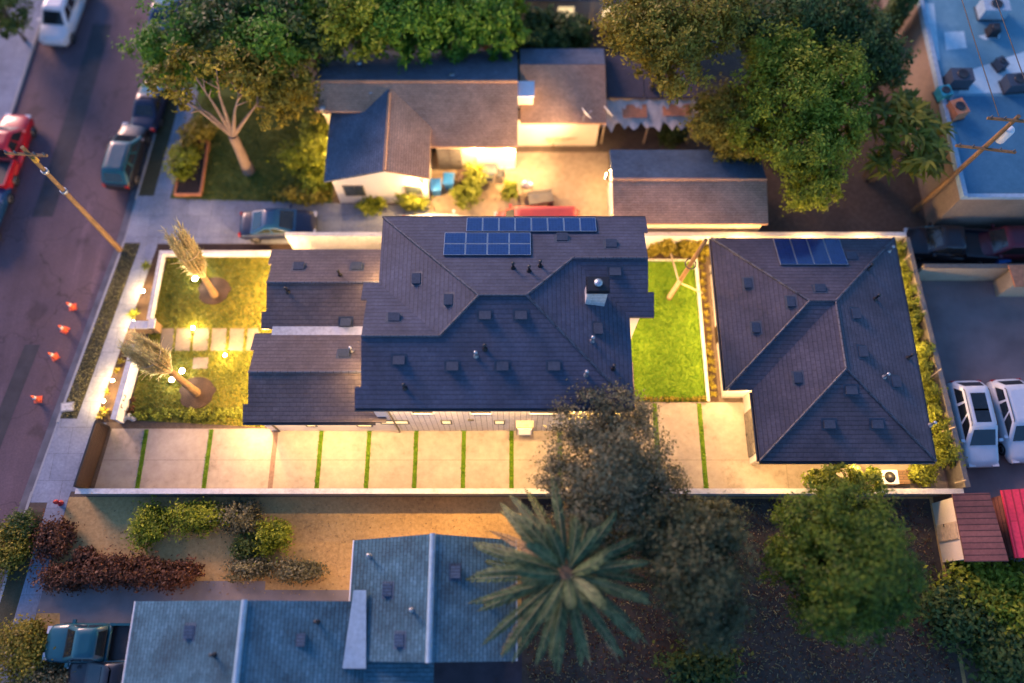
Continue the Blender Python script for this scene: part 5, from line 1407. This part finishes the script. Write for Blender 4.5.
# banana-like tree: clumps of long leaves
x, y = at(900, 140, 4.2)
bt = thing('broad_leaf_plant', 'tall plant with long yellow-green leaves beside the flat roofed building', 'plant', (x, y, 0))
Cs, Ds = [], []
for k in range(60):
    a = random.uniform(0, 6.283); r = 2.3 * math.sqrt(random.random()); z = 5.6 - .24 * r * r + random.uniform(-.7, .4)
    for j in range(11):
        b_ = random.uniform(0, 6.283); Cs.append((r * math.cos(a), r * 1.25 * math.sin(a), z)); Ds.append((math.cos(b_), math.sin(b_), random.uniform(-.1, .9)))
blades('crown', Cs, Ds, 1.15, .24, leafmat('long_yellow_leaf', (.06, .075, .008), (.17, .18, .016), (.36, .33, .04)), bt, .4, 3)
m = MB()
for k in range(7):
    a = k * .9; m.tube([(.3 * math.cos(a), .3 * math.sin(a), -.05), (1.3 * math.cos(a), 1.3 * math.sin(a), 4.6)], [.1, .05], 6)
m.build('trunk', M['bark'], bt)

# pale trunked street tree
bs = at(249, 171)
st = thing('street_tree', 'leaning pale trunked tree with bare spreading limbs on the northern lawn', 'tree', (bs[0], bs[1], 0))
fk = Vector((*at(233, 136, 2.9), 2.9)) - Vector((bs[0], bs[1], 0))
m = MB(); m.tube([(0, 0, -.05), (fk.x * .3, fk.y * .3, .9), (fk.x * .7, fk.y * .7, 2.0), tuple(fk)], [.42, .33, .29, .30], 12)
ends = []
for px, py, z in ((165, 84, 6.0), (190, 70, 6.6), (216, 66, 7.0), (243, 82, 6.0), (178, 97, 5.4), (262, 98, 5.0)):
    e = Vector((*at(px, py, z), z)) - Vector((bs[0], bs[1], 0)); ends.append(e)
    mid = fk.lerp(e, .5) + Vector((random.uniform(-.3, .3), random.uniform(-.3, .3), .3))
    m.tube([fk, fk.lerp(mid, .6), mid, e], [.16, .11, .075, .025], 8)
    for _ in range(3):
        s = mid.lerp(e, random.uniform(.1, .7)); q = s + Vector((random.uniform(-1.2, 1.2), random.uniform(-.8, 1.4), random.uniform(.2, 1.0)))
        m.tube([s, s.lerp(q, .5), q], [.06, .04, .012], 6)
m.build('trunk', M['pale_bark'], st)
bl = []
for e in ends:
    bl.append((e.x, e.y + .3, e.z + .1, 1.25, 1.1, .8))
for px, py, z, r in ((262, 82, 5.2, 1.7), (285, 78, 4.8, 1.8), (296, 100, 4.2, 1.6), (252, 62, 5.6, 1.9), (275, 112, 4.4, 1.0)):
    e = Vector((*at(px, py, z), z)) - Vector((bs[0], bs[1], 0)); bl.append((e.x, e.y, e.z, r, r, r * .75))
C, Nn, K = clumps(bl, 7500, 30, .2)
leafmesh('crown', C, Nn, .15, .075, L['yellow'], st)

# trees in a row along the north edge
ROW = (('dark green hedge tree at the corner by the street', 178, 42, 5.2, 2.6, 'rich'), ('dark green hedge tree behind the pale trunked tree', 222, 26, 5.6, 2.6, 'dark'), ('green hedge tree before the orange lit wall', 268, 34, 5.6, 2.7, 'rich'), ('tall dark hedge tree at the left end of the brown house', 300, 34, 5.8, 2.5, 'dark'), ('round green hedge tree above the brown house chimney end', 350, 22, 6.2, 2.7, 'green'), ('lush green hedge tree in the middle of the row behind the brown house', 395, 24, 5.8, 2.7, 'rich'), ('green hedge tree below the small lit window', 442, 26, 5.4, 2.5, 'rich'), ('green hedge tree near the east end of the row', 486, 28, 5.0, 2.3, 'rich'), ('low dark hedge bush at the east end of the row', 528, 38, 3.0, 1.7, 'dark'), ('dark low hedge bush beside the feathery tree', 566, 42, 2.8, 1.6, 'dark'))
for i, (lab, px, py, z, r, mt) in enumerate(ROW):
    py -= 17 if 290 < px < 520 else 6 if px > 520 else 2; r *= .92 if px > 290 else 1.0
    crown_tree('hedge_tree', lab, 'tree', px, py, z, [(0, 0, 0, r, r * .9, r * .8), (r * .5, r * .5, -.3, r * .7, r * .7, r * .6), (-r * .5, -r * .4, -.5, r * .7, r * .7, r * .6), (r * .4, -r * .6, -.9, r * .65, r * .6, r * .6)], 9500, .15, mt, trunk_r=.18, fork=1.5, nl=8, group='trees in the row behind the brown house')

# big date palm
cx_, cy_2 = at(566, 573, 6.2)
dp = thing('date_palm', 'large date palm with radiating blue-green fronds beside the blue roof', 'palm', (cx_, cy_2, 0))
m = MB(); pr = [(.5, -.05), (.38, .4), (.32, 1.5), (.34, 4.5), (.5, 5.4), (.55, 5.9), (.3, 6.2)]
m.lathe(pr, (0, 0, 0), 16)
for k in range(46):
    a = k * 2.4; z = 4.2 + k * .038; m.box((.48 * math.cos(a), .48 * math.sin(a), z), (.24, .2, .12), a)
m.build('trunk', M['palm_bark'], dp)
V = []; VD = {}; RP_ = {}; rach = MB()
NF = 60
for k in range(NF):
    a = k * 2.39996 + random.uniform(-.12, .12); el = R(58 - 84 * (k / NF) ** .8 + random.uniform(-5, 5)); ln = random.uniform(3.9, 4.9) if k > 12 else random.uniform(2.2, 3.6)
    d = Vector((math.cos(a) * math.cos(el), math.sin(a) * math.cos(el), math.sin(el))); side = Vector((-math.sin(a), math.cos(a), 0)); pts = []; bend = random.uniform(-.6, .6); dr = random.uniform(.9, 2.0)
    for s in range(10):
        t = s / 9; pts.append(Vector((.18 * math.cos(a), .18 * math.sin(a), 6.05)) + d * ln * t - Vector((0, 0, dr * t * t * math.cos(el) * ln / 4.5 + .3 * t ** 3)) + side * (bend * t * t))
    RP_[k] = list(pts)
    rach.tube(pts, [.045 * (1 - .85 * s / 9) for s in range(10)], 5)
    for s in range(4, 40):
        t = s / 40; i = min(8, int(t * 9)); p = pts[i].lerp(pts[i + 1], t * 9 - i); tg = (pts[i + 1] - pts[i]).normalized(); up = side.cross(tg)
        ll = .50 * math.sin(math.pi * min(1, .12 + t * .9)) ** .6 * random.uniform(.85, 1.1)
        for sd in (-1, 1):
            q = (side * sd * .62 + tg * .85 + up * random.uniform(.0, .22)).normalized(); e = p + q * ll - Vector((0, 0, .1 * ll)); w = tg.cross(up).cross(q).normalized() if False else (q.cross(up)).normalized() * .05
            md = p.lerp(e, .45)
            (VD.setdefault(k, []) if k > NF - 9 else V).append([tuple(p), tuple(md + w), tuple(e), tuple(md - w)])
for k, q in VD.items():
    m = MB(); m.tube(RP_[k], .03, 5)
    for c in q:
        m.add(c, [(0, 1, 2, 3)])
    m.build('dead_frond', L['dry'], dp)
cr_ = quadmesh('crown', np.array(V), L['palm'], dp)
rach.build('frond_stem', plain('frond_stem', (.16, .17, .07), .6), dp)
m = MB()
for k in range(9):
    a = k * 2.2; p = Vector((.3 * math.cos(a), .3 * math.sin(a), 5.9)); e = p + Vector((math.cos(a) * .9, math.sin(a) * .9, .3)); m.tube([p, e], [.03, .02], 5)
    for j in range(12):
        q = e + Vector((random.uniform(-.25, .25), random.uniform(-.25, .25), random.uniform(-.25, .1))); m.tube([e, q], [.015, .03], 4)
m.build('fruit_stalk', plain('orange_date_stalk', (.42, .17, .04), .6), dp)

# two new palms on the front lawn with tied fronds
def tied_palm(label, bpx, bpy, fpx, fpy, zf, tpx, tpy, zt, w):
    bx, by = at(bpx, bpy); o = thing('tied_palm', label, 'palm', (bx, by, 0), 0, 'palms on the front lawn')
    f = Vector((*at(fpx, fpy, zf), zf)) - Vector((bx, by, 0)); t = Vector((*at(tpx, tpy, zt), zt)) - Vector((bx, by, 0))
    MB().tube([(0, 0, -.02), tuple(f * .5), tuple(f), tuple(f.lerp(t, .25))], [.25, .19, .17, .1], 12).build('trunk', M['palm_bark'], o)
    Vv = []; ax = (t - f).normalized(); s1 = ax.cross(Vector((0, 1, 0))).normalized(); s2 = ax.cross(s1); ln = (t - f).length
    cord = MB(); stems = MB()
    for k in range(64):
        a = random.uniform(0, 6.283); r0 = .13; mx = w * random.uniform(.3, 1.0) ** .7; L0 = ln * random.uniform(.55, 1.02); sway = random.uniform(-.25, .25)
        def pt(u):
            r = r0 + mx * math.sin(min(1.0, u * 1.1) * math.pi * .75)
            return f + ax * L0 * u + (s1 * math.cos(a + sway * u) + s2 * math.sin(a + sway * u)) * r
        stems.tube([pt(i / 8) for i in range(9)], [.035 * (1 - .09 * i) for i in range(9)], 5)
        for j in range(7, 34):
            u = j / 34; p = pt(u); tg = (pt(min(1, u + .03)) - pt(u - .03)).normalized()
            for _ in range(2):
                q = (tg + Vector((random.uniform(-.6, .6), random.uniform(-.6, .6), random.uniform(-.6, .6)))).normalized(); e = p + q * random.uniform(.25, .6); ww = q.cross(Vector((random.random(), random.random(), random.random()))).normalized() * .02; md = p.lerp(e, .4)
                Vv.append([tuple(p), tuple(md + ww), tuple(e), tuple(md - ww)])
        if random.random() < .25:   # a frond that slipped its cord
            p = pt(.35); q = (s1 * math.cos(a) + s2 * math.sin(a)); e = p + q * .7 + ax * .35
            stems.tube([p, p.lerp(e, .5) + ax * .1, e], [.02, .015, .006], 5)
    stems.build('frond_stem', plain('straw_frond_stem', (.46, .34, .17), .7), o)
    quadmesh('crown', np.array(Vv), L['tied'], o)
    for u in (.16, .5):
        c = f + ax * ln * u; r = .13 + w * math.sin(u * 1.1 * math.pi * .75) * .9
        cord.tube([tuple(c + (s1 * math.cos(q) + s2 * math.sin(q)) * r) for q in [2 * math.pi * i / 20 for i in range(21)]], .03, 6)
    cord.build('tie_cord', M['pale_wood'], o)
    return (bx, by, 0), f, t
PA = tied_palm('northern tied palm with a straw coloured frond bundle on the front lawn', 215, 295, 203, 276, 1.9, 172, 228, 6.1, .50)
PB = tied_palm('southern tied palm with a grey-green frond bundle on the front lawn', 197, 393, 170, 371, 3.4, 126, 340, 6.9, .60)

# shrubs
def shrub(name, label, x, y, rx, ry, h, n, leaf, mat, group=None, z=0.0):
    o = thing(name, label, 'shrub', (x, y, z), 0.0, group)
    C, Nn, K = clumps([(0, 0, h * .52, rx, ry, h * .46), (rx * .3, ry * .3, h * .4, rx * .7, ry * .7, h * .36)], n, 18, .26)
    k = C[:, 2] > .03
    leafmesh('foliage', C[k], Nn[k], leaf, leaf * .5, L[mat], o)
    m = MB()
    for i in range(5):
        a = i * 1.26; m.tube([(0, 0, -.03), (rx * .3 * math.cos(a), ry * .3 * math.sin(a), h * .3), (rx * .6 * math.cos(a), ry * .6 * math.sin(a), h * .65)], [.035, .025, .01], 5)
    m.build('stem', M['bark'], o)
    return o
FS = None
for k in range(15):
    y = 20.9 - k * .88; x = 22.95 + (20.9 - y) * .044 + random.uniform(-.06, .06)
    lab = 'yellow-green clipped shrub in the long row between the rear house and the side fence'
    if k in (0, 5, 10):
        s0 = shrub('fence_shrub', lab, x, y, .44, .5, 1.9, 1500, .085, 'lime', 'shrubs along the side fence')
    else:
        s0 = place(s0, (x, y, 0), random.uniform(0, 6), lab, None, random.uniform(.82, 1.15))
shrub('fence_shrub', 'dull green shrub at the north end of the row beside the side fence', 22.95, 21.3, .4, .4, 1.3, 600, .1, 'green', 'shrubs along the side fence')
for px, py, r, h, mt, lab in ((921, 473, .75, 1.3, 'lime', 'large lime shrub at the corner of the path south of the rear house'), (873, 475, .38, .8, 'rich', 'small round clipped shrub beside the white air conditioner')):
    x, y = at(px, py, h * .5); shrub('garden_shrub', lab, x, y, r, r, h, 1200, .1, mt)
for k, (px, py, r, h, lab) in enumerate(((655, 248, .38, 1.0, 'leafy shrub against the north wall nearest the big dark roof'), (668, 245, .48, 1.5, 'tall leafy shrub against the north wall, second from the big roof'), (684, 247, .42, 1.3, 'leafy shrub against the north wall between two taller ones'), (694, 243, .48, 1.5, 'tall leafy shrub against the north wall beside the timber post'), (705, 250, .32, .9, 'low leafy shrub at the corner of the rear house roof'))):
    x, y = at(px, py, h * .5); shrub('wall_shrub', lab, x, min(y, 21.4), r, r * .8, h, 800, .12, 'yellow', 'shrubs along the north wall')
for k, px in enumerate((722, 741, 768, 790, 820, 846, 872)):
    x, y = at(px, 233, 1.2)
    if k == 0: s1_ = shrub('wall_shrub', 'small shrub poking above the wall behind the rear house', x, 21.4, .35, .22, 1.9, 420, .11, 'lime', 'small shrubs behind the rear house')
    else: place(s1_, (x, 21.4, 0), random.uniform(0, 6), None, None, random.uniform(.8, 1.1))
# low planting strip beside the rear house, and plants in the front beds
def sprig(name, label, x, y, r, n, mat, group=None, z=0.0):
    o = thing(name, label, 'plant', (x, y, z), random.uniform(0, 6), group)
    Cs = [(random.uniform(-.03, .03), random.uniform(-.03, .03), .02) for _ in range(n)]; Ds = [(math.cos(a), math.sin(a), random.uniform(.5, 1.6)) for a in [random.uniform(0, 6.28) for _ in range(n)]]
    blades('leaves', Cs, Ds, r, r * .16, L[mat], o, .3, 3)
    return o
s0 = None
for k in range(18):
    y = 12.4 + k * .5; x = 11.52 + random.uniform(-.08, .08)
    if s0 is None: s0 = sprig('strip_plant', 'low spiky plant in the narrow bed beside the back lawn', x, y, .34, 26, 'yellow', 'plants in the narrow bed')
    else: place(s0, (x, y, 0), random.uniform(0, 6), None, None, random.uniform(.7, 1.2))
x, y = at(147, 267); sprig('bed_plant', 'single bright yellow-green plant in the bed by the northern garden wall', x, y, .5, 40, 'lime')
x, y = at(135, 315); sprig('bed_plant', 'bright yellow-green spiky plant beside the wide gate pillar', x, y, .55, 40, 'lime')
s0 = None
for k, (px, py) in enumerate(((122, 362), (118, 371), (108, 392), (106, 411), (102, 416), (126, 350))):
    x, y = at(px, py)
    if s0 is None: s0 = sprig('bed_plant', 'small plant in the lamp lit bed between sidewalk and front wall', x, y, .4, 30, 'yellow', 'plants in the sidewalk bed')
    else: place(s0, (x, y, 0), k, None, None, random.uniform(.7, 1.2))
s0 = None
for k in range(30):
    px = 134 + k * 3.9; x, y = at(px, 415 + random.uniform(-4, 4))
    if s0 is None: s0 = shrub('border_plant', 'low leafy plant in the border between front lawn and driveway', x, y, .22, .15, .26, 130, .06, 'lime', 'plants in the lawn border')
    else: place(s0, (x, y, 0), random.uniform(0, 6), None, None, random.uniform(.7, 1.25))
s0 = None
for k in range(12):
    x, y = at(645 + k * 5.3, 398.5)
    if s0 is None: s0 = shrub('border_plant', 'low plant in the border between back lawn and driveway', x, 12.12, .2, .12, .25, 110, .06, 'yellow', 'plants in the back lawn border')
    else: place(s0, (x, 12.12, 0), random.uniform(0, 6), None, None, random.uniform(.7, 1.2))
s0 = None
for k, (px, py) in enumerate(((128, 392), (133, 400), (126, 404), (133, 410), (125, 413), (130, 386))):
    x, y = at(px, py)
    if s0 is None: s0 = shrub('border_plant', 'reddish low plant inside the numbered front wall', x, y, .22, .22, .3, 130, .06, 'rust', 'reddish plants inside the front wall')
    else: place(s0, (x, y, 0), k, None, None, random.uniform(.7, 1.2))
s0 = None
for k, (px, py) in enumerate(((118, 416), (122, 419), (127, 417), (131, 419))):
    x, y = at(px + 3, py)
    m = MB(); m.lathe([(.02, 0), (.16, .03), (.2, .1), (.14, .2), (.02, .24)], (0, 0, 0), 9, False)
    if s0 is None:
        s0 = tag(m.build('boulder', M['kerb']), 'pale boulder at the south end of the front wall', 'boulder', 'boulders by the driveway entrance'); s0.location = (x, y, 0)
    else:
        c = s0.copy(); COL.objects.link(c); c.location = (x, y, 0); c.rotation_euler = (0, 0, k); c.scale = (1.1, .9, .8 + .1 * k)
# south yard bushes
for lab, px, py, rx, ry, h, mt in (('round green bush at the west end of the row on the dry lawn', 147, 528, 1.0, 1.5, 1.5, 'green'), ('broad green bush in the middle of the row on the dry lawn', 194, 518, 1.6, 1.1, 1.6, 'green'), ('dull green bush at the east end of the row on the dry lawn', 238, 517, 1.2, 1.1, 1.4, 'olive'), ('upright green bush south of the row on the dry lawn', 271, 537, 1.0, 1.1, 1.3, 'green'), ('small dark bush beside the upright green bush', 248, 546, .9, .8, 1.0, 'dark'), ('grey-green low bush nearest the path, left of two', 246, 570, 1.4, .7, 1.0, 'olive'), ('grey-green low bush nearest the path, right of two', 292, 572, 1.6, .7, 1.0, 'olive'), ('rust brown bush beside the sidewalk', 52, 540, 1.0, 1.4, 1.3, 'rust'), ('small rust brown bush on the dry lawn', 85, 556, .6, .6, .9, 'rust'), ('rust brown hedge bush at the west end of the path', 62, 578, 1.5, .9, 1.3, 'rust'), ('rust brown hedge bush in the middle beside the path', 105, 572, 1.4, 1.0, 1.5, 'rust'), ('rust brown hedge bush in the thick of the row', 140, 573, 1.4, 1.0, 1.5, 'rust'), ('rust brown hedge bush at the east end beside the path', 175, 575, 1.3, .9, 1.4, 'rust'), ('dark green bush between street and sidewalk at the left edge', 18, 528, .9, 1.0, 1.2, 'dark'), ('olive bush on the verge at the left edge', 2, 552, 1.3, 1.8, 1.5, 'yellow'), ('olive green bush at the lower left corner', 16, 652, 1.6, 1.9, 2.0, 'yellow'), ('dark olive bush below the black car', 40, 685, 1.6, 1.2, 1.6, 'olive')):
    rx *= .92; ry *= .78; h *= .8
    x, y = at(px, py, h * .5); shrub('garden_bush', lab, x, y, rx, ry, h, int(2600 * rx * ry + 900), .085, mt)
for lab, px, py, rx, ry, h, mt in (('green bush south of the rust brown shed', 985, 590, 2.0, 1.5, 2.0, 'green'), ('green bush at the right edge below the crimson roof', 1018, 600, 1.4, 1.8, 2.2, 'green'), ('dark green bush between the round tree and the lower right corner', 955, 615, 1.9, 1.6, 1.8, 'dark'), ('dark bush at the lower right corner', 1010, 660, 2.0, 1.7, 2.0, 'dark'), ('dark bush at the bottom edge right of the palm', 700, 670, 1.8, 1.2, 1.6, 'dark')):
    x, y = at(px, py, h * .5); shrub('garden_bush', lab, x, y, rx, ry, h, int(1500 * rx * ry), .14, mt)
for lab, px, py, rx, ry, h, mt in (('lime bush against the white gable wall', 410, 200, 1.0, .6, 1.3, 'lime'), ('small green bush at the corner of the white gable wall', 371, 205, .8, .5, .9, 'green'), ('yellow shrub beside the dark brown bin', 474, 180, .6, .9, 1.6, 'lime'), ('yellow shrub in front of the bins', 464, 194, .8, .7, 1.3, 'lime'), ('yellow potted shrub on the lit yard', 510, 189, .5, .5, 1.2, 'lime'), ('bright yellow-lit bush at the edge of the northern lawn', 318, 135, 1.1, 1.8, 2.4, 'lime'), ('green bush beside the western gable on the northern lawn', 314, 180, .9, 1.2, 1.4, 'green'), ('olive bush near the foot of the pale trunked tree', 300, 158, 1.3, 1.0, 1.5, 'green'), ('olive bush at the south edge of the northern lawn', 300, 195, 1.5, .7, 1.1, 'yellow'), ('small bush beside the brown planting box', 182, 160, .9, 1.2, 1.1, 'green'), ('reddish bush north of the brown planting box', 195, 135, 1.0, 1.0, 1.0, 'yellow'), ('dark green bush between the shed and the garage', 672, 135, .8, .7, 1.2, 'dark')):
    x, y = at(px, py, h * .5); shrub('garden_bush', lab, x, y, rx, ry, h, int(1200 * rx * ry + 600), .12, mt)
# far west side planting
for lab, px, py, z, r, mt in (('dark tree across the street at the upper left corner', 2, 12, 2.6, 1.7, 'dark'), ):
    crown_tree('street_bush', lab, 'tree', px, py, z, [(0, 0, 0, r, r, r * .8)], 3000, .15, mt, trunk_r=.12, fork=1.0, nl=6)
# planting box on the northern lawn
x0, y0 = at(182, 196); x1, y1 = at(204, 143)
pb_ = thing('planting_box', 'brown edged planting bed beside the sidewalk on the northern lawn', 'planter', ((x0 + x1) / 2, (y0 + y1) / 2, 0))
m = MB(); cxp, cyp = (x0 + x1) / 2, (y0 + y1) / 2; w2, h2_ = .8, (y1 - y0) / 2
for s in (-1, 1):
    m.box((cxp + s * w2, cyp, .14), (.1, 2 * h2_, .28)); m.box((cxp, cyp + s * h2_, .14), (2 * w2 + .1, .1, .279))
m.build('edging', M['terracotta'], pb_, True)
MB().bx(cxp - w2 + .06, cxp + w2 - .06, cyp - h2_ + .06, cyp + h2_ - .06, .01, .2).build('bed_soil', M['mulch'], pb_, True)

def litter(name, x0, x1, y0, y1, n, mat, sz):
    C = np.c_[RNG.uniform(x0, x1, n), RNG.uniform(y0, y1, n), RNG.uniform(.02, .05, n)]
    nn = RNG.normal(size=(n, 3)) * .35 + np.array([0, 0, 1.0])
    tag(leafmesh(name, C, nn / np.linalg.norm(nn, axis=1)[:, None], sz, sz * .5, mat), kind='stuff')
litter('fallen_leaves', .8, 22.5, -6, 6.4, 7000, L['rust'], .07)
litter('dry_leaves', .8, 22.5, -6, 6.4, 3500, L['dry'], .06)
litter('lawn_clippings', -22, -1, 1.5, 6.4, 900, L['dry'], .05)
tufts('weed_clumps', [(.8, -6), (22.5, -6), (22.5, 6.3), (.8, 6.3)], 5000, .16, L['olive'], .01, .03)

# ================================================================== LIGHT
WARM = (1.0, 0.57, 0.20)
EXPO = 1.95; LK = 0.66
for (x, y, z) in WALL_LAMPS:
    e = 110
    if abs(y - 10.0) < .5 and -7 < x < 6: e = 60                      # south wall of the main house
    elif x < -13: e = 520                                             # house front towards the lawn
    elif -8.5 < x < -6 and z > 4: e = 110
    elif x < -10 and y > 24: e = 130
    elif 5 < x < 6.2 and y > 22: e = 130
    elif y > 24: e = 330
    elif y > 19.8 and x < -7: e = 40                                              # north yard
    elif 6 < x < 12.2: e = 170                                        # round the back lawn
    elif 12.2 < x < 13.5 and y < 12: e = 120
    lamp((x, y, z), e * LK, WARM, .07)
for (x, y, z) in SOFFIT:
    lamp((x, y - .02, z), (460 if z > 4 else 230) * LK, WARM, .06, 'SPOT', (R(-9), 0, 0), R(165))
q = (Vector((-4.5, 29.6, 3.6)) - Vector(FLOOD)).to_track_quat('-Z', 'Y').to_euler()
lamp(FLOOD, 3200 * LK, (1.0, .66, .34), .1, 'SPOT', q, R(105))
for x, y, h, py in GL:
    lamp((x, y, h + .12), 120 * LK, (1.0, .62, .22), .05)
for (p, py) in UPL:
    a = PA if py < 330 else PB
    tgt = Vector(a[0]) + a[1].lerp(a[2], .45); src = Vector((p[0], p[1], p[2] + .14))
    q = (tgt - src).to_track_quat('-Z', 'Y').to_euler()
    lamp(tuple(src), 1300 * LK, (1.0, .80, .52), .05, 'SPOT', q, R(70))
    lamp(tuple(src + Vector((0, 0, .05))), 30 * LK, (1.0, .85, .6), .05)

w = bpy.data.worlds.new('World'); SC.world = w; w.use_nodes = True
nt = w.node_tree; bg_ = nt.nodes['Background']
sky = nt.nodes.new('ShaderNodeTexSky'); sky.sky_type = 'NISHITA'; sky.sun_disc = False
SUN_EL, SUN_AZ = R(19.0), R(318)
sky.sun_elevation = SUN_EL; sky.sun_rotation = SUN_AZ; sky.ozone_density = 7.0; sky.air_density = 1.0; sky.dust_density = 0.3
nt.links.new(sky.outputs[0], bg_.inputs[0]); bg_.inputs[1].default_value = 0.08
sl_ = bpy.data.lights.new('evening_sun', 'SUN'); sl_.energy = 1.25; sl_.angle = R(22); sl_.color = (1.0, .55, .42)
so = bpy.data.objects.new('evening_sun', sl_); COL.objects.link(so)
dirv = Vector((math.sin(SUN_AZ) * math.cos(SUN_EL), math.cos(SUN_AZ) * math.cos(SUN_EL), math.sin(SUN_EL)))
so.rotation_euler = dirv.to_track_quat('Z', 'Y').to_euler(); so.location = dirv * 80

cam = bpy.data.cameras.new('camera'); co = bpy.data.objects.new('camera', cam); COL.objects.link(co)
co.location = (0, 0, H); co.rotation_euler = (T, 0, 0)
cam.sensor_width = 36; cam.lens = 36 * F / 1024; cam.clip_end = 600; cam.clip_start = 0.5
cam.dof.use_dof = True; cam.dof.focus_distance = 41.0; cam.dof.aperture_fstop = (cam.lens / 1000) / 1.1
SC.camera = co
SC.view_settings.view_transform = 'Standard'; SC.view_settings.look = 'None'; SC.view_settings.exposure = EXPO; SC.view_settings.gamma = 1.0
SC.cycles.use_denoising = True
SC.cycles.max_bounces = 5; SC.cycles.sample_clamp_indirect = 4.0
